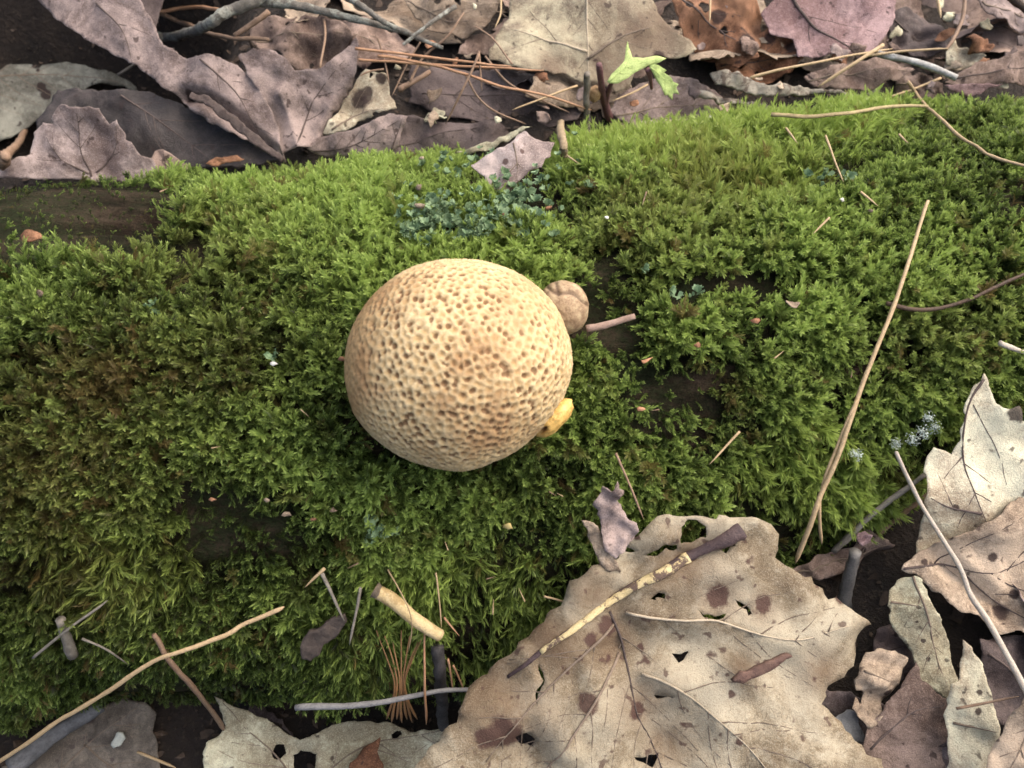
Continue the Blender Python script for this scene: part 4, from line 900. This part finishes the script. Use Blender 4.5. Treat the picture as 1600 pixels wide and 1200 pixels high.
    traced('dead_leaf', 'brown twisted leaf point rising beside the ragged grey scrap', M_TAN, V_MID, (945, 860), .012, .1, -.8,
           [(908, 812), (925, 812), (940, 835), (955, 860), (962, 885), (975, 915), (955, 905), (938, 880), (925, 850)], surf='L', wr=.002, sidev=0)
    traced('dead_leaf', 'upright cream pointed leaf lobe rising at the dark end of the log', M_PALE, V_DARK, (1535, 640), .0155, -.15, -.80,
           [(1537, 584), (1548, 606), (1560, 630), (1578, 640), (1592, 636), (1600, 655), (1650, 690), (1650, 760), (1600, 782), (1540, 822), (1480, 850), (1434, 876), (1440, 830), (1444, 780), (1446, 735), (1452, 715), (1464, 704), (1478, 708), (1490, 712), (1502, 690), (1506, 660), (1508, 628), (1522, 605)], surf='L',
           veins=[[(1537, 592), (1510, 640), (1508, 720), (1520, 770), (1538, 815)], [(1530, 800), (1480, 790), (1450, 775)]], spots=[((1590, 645), 16), ((1490, 790), 6)], wr=.0016, bends=[((1530, 680), (1540, 590), 6)])
    traced('dead_leaf', 'broad grey brown leaf overlapping the cream pointed lobe', M_TAN, V_DARK, (1520, 900), .020, -.05, -.50,
           [(1412, 892), (1434, 868), (1480, 842), (1540, 812), (1600, 770), (1680, 720), (1680, 1030), (1620, 1010), (1590, 985), (1560, 990), (1530, 965), (1500, 955), (1480, 935), (1460, 925), (1445, 905), (1425, 896)],
           veins=[[(1415, 890), (1480, 885), (1560, 895), (1660, 850)], [(1500, 886), (1560, 940), (1640, 990)]], spots=[((1570, 960), 12), ((1550, 870), 8), ((1450, 880), 6), ((1590, 930), 8)], wr=.003, creases=[([(1480, 885), (1570, 960)], -.004, 30)])
    traced('dead_leaf', 'pale yellowish leaf flap with small dark specks below the broad leaf', M_CREAM, V_MID, (1440, 990), .015, .0, -.50,
           [(1387, 945), (1392, 925), (1402, 908), (1424, 896), (1436, 905), (1448, 930), (1465, 965), (1482, 990), (1488, 1020), (1492, 1058), (1482, 1096), (1460, 1078), (1432, 1066), (1434, 1040), (1420, 1010), (1400, 990), (1390, 965)], veins=[[(1390, 940), (1430, 945)], [(1425, 900), (1450, 980), (1478, 1080)]], spots=[((1440, 1000), 4), ((1450, 1030), 4), ((1430, 970), 3)], wr=.0016, sidev=.006)
    traced('dead_leaf', 'narrow pale leaf strip split along its edge', M_PALE, V_MID, (1515, 1100), .016, .0, -.50,
           [(1506, 998), (1520, 1010), (1532, 1040), (1545, 1075), (1552, 1110), (1556, 1150), (1545, 1250), (1478, 1250), (1480, 1150), (1482, 1070), (1495, 1060)], spots=[((1530, 1082), 5), ((1525, 1110), 6)], veins=[[(1490, 1130), (1550, 1140)]], wr=.0018, sidev=.006)
    traced('dead_leaf', 'dark brown smooth leaf between the largest leaf and the narrow strip', M_BROWN, V_DARK, (1420, 1140), .009, .0, -.45,
           [(1330, 1210), (1356, 1140), (1390, 1090), (1428, 1032), (1440, 1062), (1482, 1095), (1500, 1120), (1500, 1250), (1380, 1260)], veins=[[(1360, 1170), (1420, 1110), (1470, 1100)]], wr=.0016, sidev=.008)
    traced('dead_leaf', 'crumpled spotted leaf corner beside a black gap', M_TAN, V_MID, (1375, 1060), .014, .05, -.5,
           [(1340, 1040), (1350, 1022), (1372, 1013), (1400, 1016), (1414, 1024), (1408, 1040), (1392, 1080), (1372, 1115), (1350, 1135), (1325, 1100)], holes=[[(1330, 1082), (1340, 1074), (1346, 1086), (1340, 1096)]], veins=[[(1345, 1045), (1385, 1060)]], spots=[((1385, 1080), 6)], wr=.0035, sidev=.006)
    traced('dead_leaf', 'dark purplish leaf deep in the gap by the spotted corner', M_DARK, V_DARK, (1390, 1010), .005, .0, -.4, [(1360, 1040), (1370, 985), (1390, 975), (1420, 995), (1440, 1030), (1425, 1060), (1390, 1070)], wr=.002, sidev=.006, veins=[[(1370, 1030), (1420, 1000)]])
    traced('dead_leaf', 'light grey leaf scrap wedged under the spotted corner', simple_mat('leaf_slate', (.24, .235, .23), (.34, .33, .32)), V_MID, (1330, 1130), .009, .0, -.45, [(1296, 1128), (1320, 1108), (1335, 1112), (1350, 1140), (1360, 1170), (1330, 1160)], wr=.001, sidev=0)
    traced('dead_leaf', 'tan leaf entering beside the narrow pale strip', M_TAN, V_MID, (1580, 1160), .024, -.15, -.5, [(1660, 1040), (1600, 1086), (1582, 1112), (1562, 1148), (1540, 1190), (1515, 1250), (1660, 1250)], veins=[[(1640, 1070), (1560, 1230)]], wr=.0018)
    traced('dead_leaf', 'dark brown shaded leaf under the thin pale stem', M_DARK, V_DARK, (1570, 1080), .005, .0, -.4, [(1530, 1000), (1600, 990), (1680, 1010), (1660, 1100), (1580, 1140), (1530, 1110)], wr=.002, veins=[[(1540, 1020), (1620, 1080)]])
    traced('dead_leaf', 'curled brown leaf strip with pinkish tip in the gap under the log', M_BROWN, V_MID, (1310, 872), .009, .0, -.9,
           [(1236, 890), (1270, 876), (1310, 862), (1330, 852), (1338, 838), (1350, 830), (1368, 832), (1384, 842), (1396, 852), (1370, 864), (1345, 876), (1330, 890), (1290, 898), (1255, 908)], spots=[((1345, 858), 6)], wr=.002, sidev=.006, veins=[[(1245, 895), (1310, 876), (1385, 848)]])
    traced('leaf_fragment', 'small pink flake on the curled brown strip', M_ROSE, V_MID, (1352, 840), .014, .0, -.8, [(1338, 842), (1342, 832), (1354, 828), (1366, 834), (1362, 846), (1348, 852)], wr=.0006, sidev=0)
    traced('bark_chip', 'flat dark brown bark chip caught in the hanging moss', simple_mat('chip_dark', (.065, .048, .040), (.11, .085, .070), 300), V_DARK, (505, 995), .0085, .0, -1.4, [(472, 1024), (470, 1008), (485, 988), (510, 974), (536, 962), (541, 974), (530, 990), (508, 1004), (500, 1022), (485, 1032)], surf='L', cat='bark', wr=.0008, sidev=0, thick=.0012)
front_leaves()

# ------------------------------------------------------------------ needles, twigs, stems
M_ORANGE = simple_mat('needle_orange', (.33, .165, .085), (.44, .25, .14), 350, rough=.45, spec=.45)
M_TASS = simple_mat('needle_tassel', (.20, .11, .05), (.32, .17, .075), 350, rough=.5)  # orange needles in a darker brown: shade under the moss put into the colour
M_STRAW = simple_mat('needle_straw', (.40, .28, .15), (.52, .38, .22), 350, rough=.5, spec=.4)
M_BRN = simple_mat('needle_brown', (.20, .125, .080), (.30, .20, .135), 350, rough=.5)
M_GRYN = simple_mat('needle_grey', (.17, .148, .12), (.27, .24, .20), 350)
M_DKN = simple_mat('stem_dark', (.045, .028, .018), (.09, .055, .035), 300, rough=.5)
M_CRN = simple_mat('stem_cream', (.50, .42, .34), (.62, .54, .45), 400)
M_TWIG = simple_mat('twig_lichened', (.13, .115, .095), (.23, .21, .18), 260, bmp=.0008, streak=(.34, .34, .29))
def strand(name, label, cat, pts, rpx, mat, surf='G', offs=.01, r1=None, n=None, sides=6, rough=0.12, group=None, flat=1., seed=1):
    if not hasattr(offs, '__len__'): offs = [offs]*len(pts)
    sf = surf if len(surf) == len(pts) else surf*len(pts)
    W = np.array([hit(x, y, o+(LIFT if s == 'L' else 0), s) for (x, y), o, s in zip(pts, offs, sf)])
    sc = np.linalg.norm(W.mean(0)-CAM)/FPX
    C = catmull(W, n or max(10, int(np.linalg.norm(np.diff(W, axis=0), axis=1).sum()/.0016)))
    rpx = rpx*(.68 if name in ('pine_needle', 'stem') else .85)
    rad = np.linspace(rpx*sc, (r1*.8 if r1 is not None else rpx*.7)*sc, len(C))
    u_ = np.linspace(0, 1, len(C)); ln = np.linalg.norm(np.diff(C, axis=0), axis=1).sum()
    C = C+np.stack([fbm(v3(u_*ln*60, 7.*k+seed+pts[0][0]), 5+k, 2) for k in range(3)], -1)*min(.0016, ln*.02)*np.sin(u_*math.pi)[:, None]**.5
    rad = rad*(1+.16*fbm(v3(u_*ln*220, seed+pts[0][1]), 3, 3))
    if name == 'pine_needle': rad = rad*np.clip((1-u_)*ln/.004+.25, 0, 1)
    b = C[np.argmin(C[:, 2])]
    o = tube(name, C, rad, mat, None, sides, rough, seed, flat, origin=b); tag(o, label, cat, group); return o, C-b
def needles():
    NB = 'pine_needle'
    g = 'orange needles crossing behind the log'
    strand(NB, 'orange pine needle in the crossing bundle behind the log', 'needle', [(555, 76), (640, 88), (740, 100), (800, 104)], 3.2, M_ORANGE, offs=.026, group=g)
    strand(NB, 'orange pine needle in the crossing bundle behind the log', 'needle', [(560, 93), (640, 100), (740, 104), (850, 110)], 3.2, M_ORANGE, offs=.024, group=g)
    strand(NB, 'longest orange pine needle running from the bundle to the seedling stem', 'needle', [(590, 88), (700, 108), (800, 136), (925, 172)], 3.4, M_ORANGE, offs=[.025, .024, .022, .018])
    strand(NB, 'straight brown needle leaning across the bundle towards the log', 'needle', [(748, 84), (722, 140), (696, 194)], 3, M_BRN, offs=[.028, .022, .012])
    strand(NB, 'curved brown needle hanging from the bundle', 'needle', [(728, 118), (745, 150), (775, 175), (822, 194)], 2.6, M_BRN, offs=[.022, .018, .016, .013])
    strand(NB, 'short upright brown needle under the bundle', 'needle', [(748, 80), (750, 110), (753, 142)], 2.4, M_BRN, offs=[.028, .024, .02])
    strand(NB, 'pale straw needle leaning under the big mottled leaf', 'needle', [(902, 134), (850, 153), (800, 172)], 2.6, M_STRAW, offs=.016)
    strand(NB, 'thin grey brown needle sloping under the orange ones', 'needle', [(758, 88), (795, 130), (850, 158), (890, 176)], 2.6, M_BRN, offs=[.022, .018, .014, .012])
    strand(NB, 'short straw needle sticking out behind the seedling', 'needle', [(1012, 132), (985, 146), (956, 158)], 2.4, M_STRAW, offs=.014)
    strand(NB, 'thin tan needle over the cream brown leaf', 'needle', [(783, 0), (782, 22), (773, 44)], 2.4, M_STRAW, offs=.026)
    strand(NB, 'long pinkish needle crossing below the rosy leaf', 'needle', [(1172, 122), (1230, 107), (1310, 90), (1395, 76)], 3, M_STRAW, offs=[.016, .02, .022, .022])
    strand(NB, 'thick tan needle crossing the long pinkish one', 'needle', [(1380, 70), (1335, 98), (1278, 136)], 4.2, M_STRAW, offs=[.026, .025, .018])
    strand(NB, 'thin straw needle running level from the crossing', 'needle', [(1350, 88), (1420, 80), (1482, 76)], 2.6, M_STRAW, offs=.024)
    strand('twig', 'white tipped twig slanting over the gap at the log edge', 'twig', [(1372, 84), (1420, 95), (1460, 108), (1495, 122)], 5, simple_mat('twig_white', (.20, .18, .155), (.56, .55, .52), 150), offs=.022, r1=6)
    strand(NB, 'forked straw stem pointing into the gap at the log edge', 'needle', [(1470, 122), (1430, 137), (1385, 152)], 2.6, M_STRAW, offs=.018)
    strand('stem', 'long knobbly tan stem arching from the litter over the moss', 'stem', [(1418, 128), (1440, 158), (1462, 176), (1510, 222), (1555, 246), (1640, 268)], 3.8, M_BRN if False else M_STRAW, surf='GGLLLL', offs=[.02, .018, .010, .009, .009, .009], rough=.3)
    strand('twig', 'flat yellowish twig lying along the top edge of the moss', 'twig', [(1205, 179), (1260, 181), (1320, 176), (1380, 168), (1450, 166)], 5, simple_mat('twig_yellow', (.12, .085, .045), (.40, .32, .16), 60), surf='L', offs=.0095, flat=.6)
    strand(NB, 'short tan needle standing over the rusty leaf', 'needle', [(1110, -10), (1109, 36)], 2.4, M_STRAW, offs=.024)
    strand(NB, 'short tan needle hanging beside the dark grey leaf', 'needle', [(1464, -10), (1470, 28)], 4, M_STRAW, offs=.022)
    strand('stem', 'brown forked stem rising beside the cream yellow flake', 'stem', [(1508, -10), (1503, 30), (1490, 60), (1478, 78)], 4.4, M_BRN, offs=.02, rough=.3)
    strand('twig', 'dark grey stick crossing over the pale grey leaf tip', 'twig', [(1570, -15), (1610, 20), (1660, 50)], 7, M_DKN, offs=.03, rough=.3)
    # twigs top left
    strand('twig', 'pale lichened twig with knobbly bark curving over the long mauve leaf', 'twig', [(216, 44), (240, 54), (270, 58), (302, 49), (330, 34), (360, 18), (395, 2), (430, -25)], 7, M_TWIG, offs=[.030, .031, .032, .033, .034, .034, .034, .034], r1=9, sides=10, rough=.45, n=70)
    strand('twig', 'long grey twig running behind the tall pointed tooth', 'twig', [(392, 2), (440, 4), (490, 14), (550, 28), (610, 45), (650, 58), (692, 74)], 9, M_TWIG, offs=[.030, .030, .029, .028, .026, .025, .024], r1=3, sides=10, rough=.35, n=70, seed=5)
    strand('twig', 'thinner grey twig joining the long grey twig', 'twig', [(525, -12), (560, 6), (600, 34), (640, 52)], 6, M_TWIG, offs=[.034, .033, .031, .028], r1=4, sides=9, rough=.4, n=50, seed=9)
    strand('twig', 'short bare twig crossing the tip of the long grey twig', 'twig', [(712, 10), (668, 40), (630, 70)], 4, M_TWIG, offs=[.03, .03, .026], r1=3, sides=8, rough=.3, n=40, seed=3)
    strand('twig', 'small dark twig under the lichened one', 'twig', [(420, 18), (398, 34), (366, 56)], 5, M_BRN, offs=.022, r1=4, rough=.3)
    strand('stem', 'brown stem behind the lichened twig', 'stem', [(195, -8), (240, 18), (290, 38), (340, 56), (420, 62)], 5, M_BRN, offs=[.026, .024, .023, .022, .02], rough=.3)
    strand(NB, 'orange tipped straw pointing along the lichened twig', 'needle', [(248, 18), (300, 11), (345, 14), (385, 12)], 4, M_ORANGE, offs=.028, r1=3)
    strand('stem', 'thin grey stalk joining the spotted grey leaf to the mauve leaf', 'stem', [(184, 117), (215, 98), (245, 84), (272, 76)], 2.8, M_GRYN, offs=[.036, .036, .034, .03])
    strand('stem', 'thin brown upright stem behind the tall pointed tooth', 'stem', [(506, 30), (508, 60), (500, 106)], 3, M_BRN, offs=.026)
    strand('stem', 'fine brown stem across the cream brown leaf', 'stem', [(640, 128), (660, 90), (700, 55), (725, 20)], 3, M_BRN, offs=[.016, .02, .026, .028])
    strand('twig', 'short brown twig lying right of the pale leaf piece', 'twig', [(622, 140), (645, 128), (672, 112)], 5.5, M_BRN, offs=.012, rough=.3)
    strand('stem', 'brown rolled leaf stem leaning under the spotted grey leaf', 'stem', [(0, 258), (15, 238), (40, 203)], 10, M_BRN, offs=.014, r1=5, rough=.3)
    for i, pts in enumerate([[(660, 60), (640, 95), (612, 150)], [(590, 60), (600, 95), (608, 130)], [(800, 100), (770, 60), (740, 40)], [(600, 108), (576, 112), (560, 120)]]):
        strand(NB, 'thin brown needle scattered over the litter behind the log', 'needle', pts, 2.3, M_BRN, offs=.022, group='thin needles over the litter')
    # seedling base
    strand('stem', 'mouldy brown stalk rising from the moss past the big mottled leaf', 'stem', [(922, 236), (917, 205), (913, 160), (917, 115)], 7, simple_mat('stalk_mould', (.12, .095, .07), (.24, .21, .17), 300, streak=(.05, .04, .03)), surf='LGGG', offs=[.006, .012, .02, .032], rough=.4, sides=9, r1=6)
    strand('twig', 'short tan stub standing in the moss behind the square scrap', 'twig', [(880, 246), (879, 220), (876, 192)], 7, simple_mat('stub_tan', (.30, .22, .13), (.42, .32, .20), 300), surf='LLG', offs=[.006, .011, .016], rough=.45, sides=9, r1=8)
    strand(NB, 'tiny straw needle beside the tan stub', 'needle', [(886, 243), (905, 256)], 2, M_STRAW, surf='L', offs=.008)
    # over the moss, right
    strand(NB, 'long straw needle leaning over the bright moss with a twin at its foot', 'needle', [(1450, 314), (1422, 400), (1393, 490), (1345, 620), (1298, 745), (1268, 815), (1243, 880)], 4.0, M_STRAW, surf='L', offs=[.009, .010, .011, .012, .013, .013, .012], r1=5, rough=.2)
    strand(NB, 'shorter twin needle beside the long straw needle', 'needle', [(1340, 624), (1312, 690), (1290, 750), (1280, 800), (1284, 850)], 3.4, M_ORANGE if False else M_STRAW, surf='L', offs=[.0125, .012, .012, .012, .010], r1=3.5)
    strand('stem', 'dark brown curved stem half sunk in the bright moss', 'stem', [(1385, 474), (1420, 484), (1460, 484), (1510, 468), (1560, 446), (1650, 410)], 5, M_DKN, surf='L', offs=.0085)
    strand('twig', 'pale knobbly twig end entering over the moss', 'twig', [(1562, 536), (1585, 545), (1660, 570)], 5, M_CRN, surf='L', offs=.010, rough=.4)
    strand('stem', 'long straight cream stem leaning across the broad leaf', 'stem', [(1400, 706), (1440, 785), (1500, 890), (1550, 980), (1630, 1130)], 4.2, M_CRN, surf='LGGGG', offs=[.012, .030, .032, .030, .030], r1=5.5)
    strand(NB, 'short straw needle lying on the moss right of the earthball', 'needle', [(1156, 674), (1134, 698), (1108, 726)], 3, M_STRAW, surf='L', offs=.0095)
    strand(NB, 'brown needle pointing down to the rim of the largest leaf', 'needle', [(962, 708), (985, 760), (1006, 812)], 3.2, M_BRN, surf='L', offs=.010)
    strand('twig', 'short pinkish brown twig touching the small tan earthball', 'twig', [(916, 514), (950, 507), (992, 494)], 7.5, simple_mat('twig_pink', (.20, .13, .10), (.31, .22, .175), 260), surf='L', offs=.0065, rough=.3, r1=6.5)
    strand('twig', 'grey stick in the shade under the right part of the log', 'twig', [(1302, 862), (1370, 800), (1445, 742)], 6, M_GRYN, surf='S', offs=[.008, .010, .010], rough=.35)
    strand('twig', 'brown stick beside the grey one under the log', 'twig', [(1325, 878), (1390, 818), (1455, 768)], 5, M_BRN, surf='S', offs=[.006, .008, .008], rough=.35)
    strand('twig', 'grey broken twig stub standing in the gap by the curled strip', 'twig', [(1318, 945), (1326, 905), (1336, 862)], 12, simple_mat('stub_grey', (.09, .085, .08), (.17, .16, .15), 260), offs=[.002, .010, .020], r1=10, rough=.4, sides=10)
    strand(NB, 'thin brown needle lying on the narrow pale strip', 'needle', [(1494, 1107), (1540, 1098), (1592, 1088)], 3, M_BRN, offs=.024)
    gm = 'short needles caught in the upper moss'
    for pts in [[(1228, 200), (1246, 224)], [(1290, 212), (1318, 284)], [(1296, 340), (1270, 366)], [(1405, 210), (1420, 224)], [(1345, 300), (1372, 322)]]:
        strand(NB, 'short straw needle caught in the upper moss', 'needle', pts, 2.6, M_STRAW, surf='L', offs=.0095, group=gm)
    # bottom left
    strand(NB, 'long straight tan needle crossing below the log to the dark wet leaf', 'needle', [(-60, 1228), (100, 1122), (240, 1034), (350, 990), (444, 948)], 4.6, M_STRAW, surf='SSSSL', offs=[.024, .022, .016, .014, .012], r1=4, rough=.2)
    strand(NB, 'jointed brown needle crossing under the long tan one', 'needle', [(240, 992), (290, 1060), (350, 1142)], 5, M_BRN, surf='LLG', offs=[.010, .011, .020], r1=5)
    strand(NB, 'pale grey needle slanting in the dark moss', 'needle', [(52, 1028), (105, 985), (168, 938)], 3.2, M_GRYN, surf='L', offs=.010)
    strand('twig', 'stubby grey twig under the pale grey needle', 'twig', [(94, 968), (103, 998), (114, 1024)], 8, M_GRYN, surf='L', offs=.0085, r1=9, rough=.35, sides=9)
    strand(NB, 'short grey green needle beside the stubby twig', 'needle', [(128, 998), (165, 1014), (200, 1038)], 2.8, M_GRYN, surf='L', offs=.009)
    strand(NB, 'flat tan needle bent above the bark chip', 'needle', [(503, 896), (520, 932), (538, 970)], 4.4, M_STRAW if False else M_GRYN, surf='L', offs=.0095, flat=.5)
    strand(NB, 'short tan needle end joining the bent one', 'needle', [(507, 888), (492, 902), (476, 918)], 4, M_STRAW, surf='L', offs=.009)
    strand(NB, 'pale grey pointed needle hanging left of the yellow stick', 'needle', [(563, 918), (555, 962), (546, 1008)], 4, M_GRYN, surf='L', offs=.0105, r1=2)
    STK = strand('twig', 'smooth pale yellow peeled stick in the hanging moss', 'twig', [(584, 922), (612, 936), (650, 968), (687, 993)], 13.5, simple_mat('stick_yellow', (.50, .37, .18), (.64, .50, .28), 260, rough=.6, streak=(.40, .28, .13)), surf='L', offs=[.011, .012, .012, .011], r1=12, rough=.12, sides=14, n=30)
    tube('bark_patch', STK[1][:5]+np.array((.0002, 0, .0004)), np.linspace(.0022, .0014, 5), simple_mat('bark_remnant', (.14, .105, .075), (.24, .19, .14), 500), STK[0], 10, .8, 8)
    strand(NB, 'fine dark needle draped over the yellow stick', 'needle', [(606, 890), (626, 925), (644, 970), (638, 1020)], 1.8, M_STRAW, surf='L', offs=[.010, .0155, .0155, .011])
    strand(NB, 'fine straw needle past the end of the yellow stick', 'needle', [(681, 895), (686, 940), (690, 982)], 2, M_STRAW, surf='L', offs=.013)
    for i in range(7):
        strand(NB, 'orange needle in the tassel hanging above the pale olive leaf', 'needle', [(588+i*13, 985+9*(i % 3)), (608+i*6, 1035), (618+i*2.5, 1068), (613+i*4.5, 1098), (604+i*8, 1124+5*(i % 2))], 1.1, M_TASS, surf='L', offs=[.006, .008, .009, .010, .0105], r1=3.0, group='tassel of orange needles', rough=.2)
    strand(NB, 'single orange needle hanging beside the tassel', 'needle', [(664, 985), (664, 1060), (666, 1132)], 2, M_ORANGE, surf='L', offs=[.009, .013, .015], r1=2.6)
    strand('twig', 'blackened upright stick below the yellow stick', 'twig', [(683, 1008), (686, 1060), (692, 1135)], 11, simple_mat('stick_black', (.022, .020, .020), (.055, .050, .050), 220), surf='LLG', offs=[.005, .007, .018], r1=11, rough=.45, sides=10)
    strand('twig', 'thin grey branch lying level in the shade under the moss', 'twig', [(462, 1106), (530, 1102), (600, 1094), (680, 1080), (735, 1078)], 6, simple_mat('branch_shade', (.13, .125, .125), (.21, .205, .20), 200), surf='L', offs=[.013, .013, .013, .012, .012], rough=.25)
    gk = 'short needles under the end of the yellow stick'
    for pts in [[(700, 1030), (708, 1082)], [(708, 1040), (727, 1083)], [(694, 965), (718, 994)]]:
        strand(NB, 'short orange needle under the end of the yellow stick', 'needle', pts, 2.6, M_ORANGE, surf='L', offs=.0115, group=gk)
    strand(NB, 'forked tan needle scrap poking out beside the largest leaf', 'needle', [(850, 932), (872, 938), (896, 946)], 3, M_STRAW, surf='L', offs=.010)
    strand(NB, 'short straw needle standing in the gap left of the insect holed leaf', 'needle', [(215, 1175), (250, 1190), (275, 1200)], 3.4, M_STRAW, offs=.014)
    strand('twig', 'dark grey stick lying beside the dark wet leaf', 'twig', [(20, 1200), (85, 1148), (160, 1102)], 16, simple_mat('stick_slate', (.05, .05, .052), (.11, .11, .115), 200), offs=.012, r1=10, rough=.25, sides=10)
    rng = np.random.default_rng(3)
    for (x, y) in [(858, 768), (880, 776), (1030, 640), (470, 640), (560, 880), (760, 905), (700, 860), (330, 700), (1210, 560), (1330, 590), (380, 480), (250, 300), (1010, 300), (905, 905), (820, 940), (770, 960), (845, 985)]:
        a = rng.uniform(0, 6.28); L = rng.uniform(10, 26)
        strand(NB, 'tiny needle bit lodged in the moss', 'needle', [(x, y), (x+L*math.cos(a), y+L*math.sin(a))], 1.9, M_STRAW if rng.random() < .6 else M_BRN, surf='L', offs=.0085, group='needle bits lodged in the moss')
    for (x, y, r_, mk) in [(653, 291, 9, 0), (656, 320, 11, 0), (1000, 640, 7, 1), (1090, 536, 7, 1), (945, 343, 5, 2), (1314, 311, 8, 2), (1362, 330, 6, 0), (430, 566, 6, 2), (447, 806, 9, 0), (418, 786, 7, 0), (486, 812, 6, 1), (660, 250, 6, 0), (1240, 470, 12, 0), (338, 782, 6, 1), (530, 560, 8, 1), (795, 820, 10, 3), (66, 460, 13, 0), (1010, 560, 9, 1), (520, 796, 8, 0), (860, 325, 8, 1), (790, 335, 7, 1), (1180, 500, 10, 1)]:
        mt = (M_TAN, M_RUST, simple_mat('paper_white', (.60, .58, .52), (.72, .70, .64)), simple_mat('flake_yellow', (.55, .42, .15), (.65, .52, .22)))[mk]; nm = ('tan', 'rusty', 'white', 'yellow')[mk]
        r_ *= .85; ol = [(x+r_*math.cos(a)*rng.uniform(.45, 1.3), y+r_*.6*math.sin(a)*rng.uniform(.5, 1.2)) for a in np.linspace(0, 6.28, 8)[:-1]]
        traced('leaf_fragment', 'tiny %s flake lodged in the moss' % nm, mt, V_MID, (x, y), .0085, rng.normal(0, .4), -.4+rng.normal(0, .3), ol, surf='L', wr=.001, sidev=0, group='%s flakes lodged in the moss' % nm, cat='leaf')
needles()

# ------------------------------------------------------------------ seedling
def seedling():
    b = hit(945, 172, .006, 'G'); root = link(bpy.data.objects.new('seedling', None)); root.location = b
    tag(root, 'tiny seedling with bright green folded leaves on a purple stem', 'seedling')
    pur = simple_mat('seedling_stem', (.12, .05, .06), (.20, .10, .095), 300, rough=.5)
    def W(px, py, o): return hit(px, py, o, 'G')-b
    P = catmull([W(952, 185, .004), W(946, 165, .012), W(940, 135, .024), W(936, 100, .034)], 20); tube('stem', P, np.linspace(.0016, .0011, 20), pur, root, 8, .2)
    P = catmull([W(946, 165, .012), W(950, 145, .020), W(956, 128, .027)], 14); tube('stalk', P, np.linspace(.0011, .0008, 14), pur, root, 8, .2)
    P = catmull([W(1012, 108, .034), W(1016, 122, .030), W(1018, 138, .024)], 12); tube('stalk', P, np.linspace(.0010, .0006, 12), pur, root, 7, .2)
    V, F = icos(4); V = V*(1+.25*fbm(V*2.5, 4, 3))[:, None]*.0026*np.array((.9, .9, 1.2)); o = mesh_obj('bud', V+W(929, 147, .020), F, simple_mat('bud_brown', (.30, .17, .08), (.44, .29, .15), 700), root)
    gp = simple_mat('green_vein', (.40, .52, .16), (.5, .6, .22))
    def lf(anchor, h, nx, ny, ol, veins, **kw):
        O, U, V, Nn, f = px_frame(anchor, h, nx, ny); pl = [f(p) for p in ol]
        if poly_area(np.array(pl)) < 0: pl = pl[::-1]
        make_leaf('leaf', None, None, M_GREEN, gp, O-b, U, V, Nn, pl, [[f(p) for p in v] for v in veins], vr=.0003, parent=root, sidev=.003, rag=.0002, wr=.0006, **kw)
    lf((990, 105), .034, .1, -.7, [(948, 128), (955, 116), (968, 104), (976, 94), (978, 80), (981, 64), (985, 78), (988, 90), (1005, 91), (1022, 88), (1041, 91), (1030, 98), (1012, 103), (998, 110), (982, 122), (965, 130), (952, 131)], [[(952, 128), (980, 106), (1034, 92)]], bends=[((985, 105), (985, 125), 30)])
    lf((1035, 128), .031, .4, -.9, [(1012, 104), (1022, 100), (1034, 104), (1042, 110), (1038, 114), (1048, 120), (1052, 128), (1060, 132), (1056, 138), (1061, 148), (1052, 146), (1052, 156), (1044, 148), (1038, 150), (1034, 136), (1026, 124), (1018, 114)], [[(1014, 106), (1036, 122), (1052, 145)]])
    # pale blue green fluffy tufts at the right edge of the moss
    m = simple_mat('fluff_mint', (.46, .54, .47), (.66, .72, .66), 900)
    rng = np.random.default_rng(9)
    for (x, y, r_) in [(1338, 710, 12), (1399, 694, 10), (1427, 686, 12), (1442, 676, 13), (1450, 652, 10), (1461, 668, 11)]:
        c = hit(x, y, .0130, 'L'); rr = r_*np.linalg.norm(c-CAM)/FPX; VV = []; FF = []
        for k in range(150):
            d = rng.normal(0, 1, 3); d /= np.linalg.norm(d); e = c+d*rr*rng.uniform(.15, .95)
            u = rng.normal(0, 1, 3); u /= np.linalg.norm(u); v = np.cross(u, d); q = rr*rng.uniform(.07, .17); kk = len(VV)
            VV += [e+u*q, e+v*q*.7+d*q*.3, e-u*q, e-v*q*.7+d*q*.3, e+d*q*.5]; FF += [(kk, kk+1, kk+4), (kk+1, kk+2, kk+4), (kk+2, kk+3, kk+4), (kk+3, kk, kk+4)]
        o = mesh_obj('lichen_tuft', VV, FF, m, origin=c)
        tag(o, 'tiny mealy pale mint lichen tuft in the shaded moss by the cream pointed lobe' if x > 1360 else 'lone mealy pale mint lichen tuft on the bright moss beside the long straw needle', 'lichen', 'pale mint tufts in a row' if x > 1360 else None)
seedling()
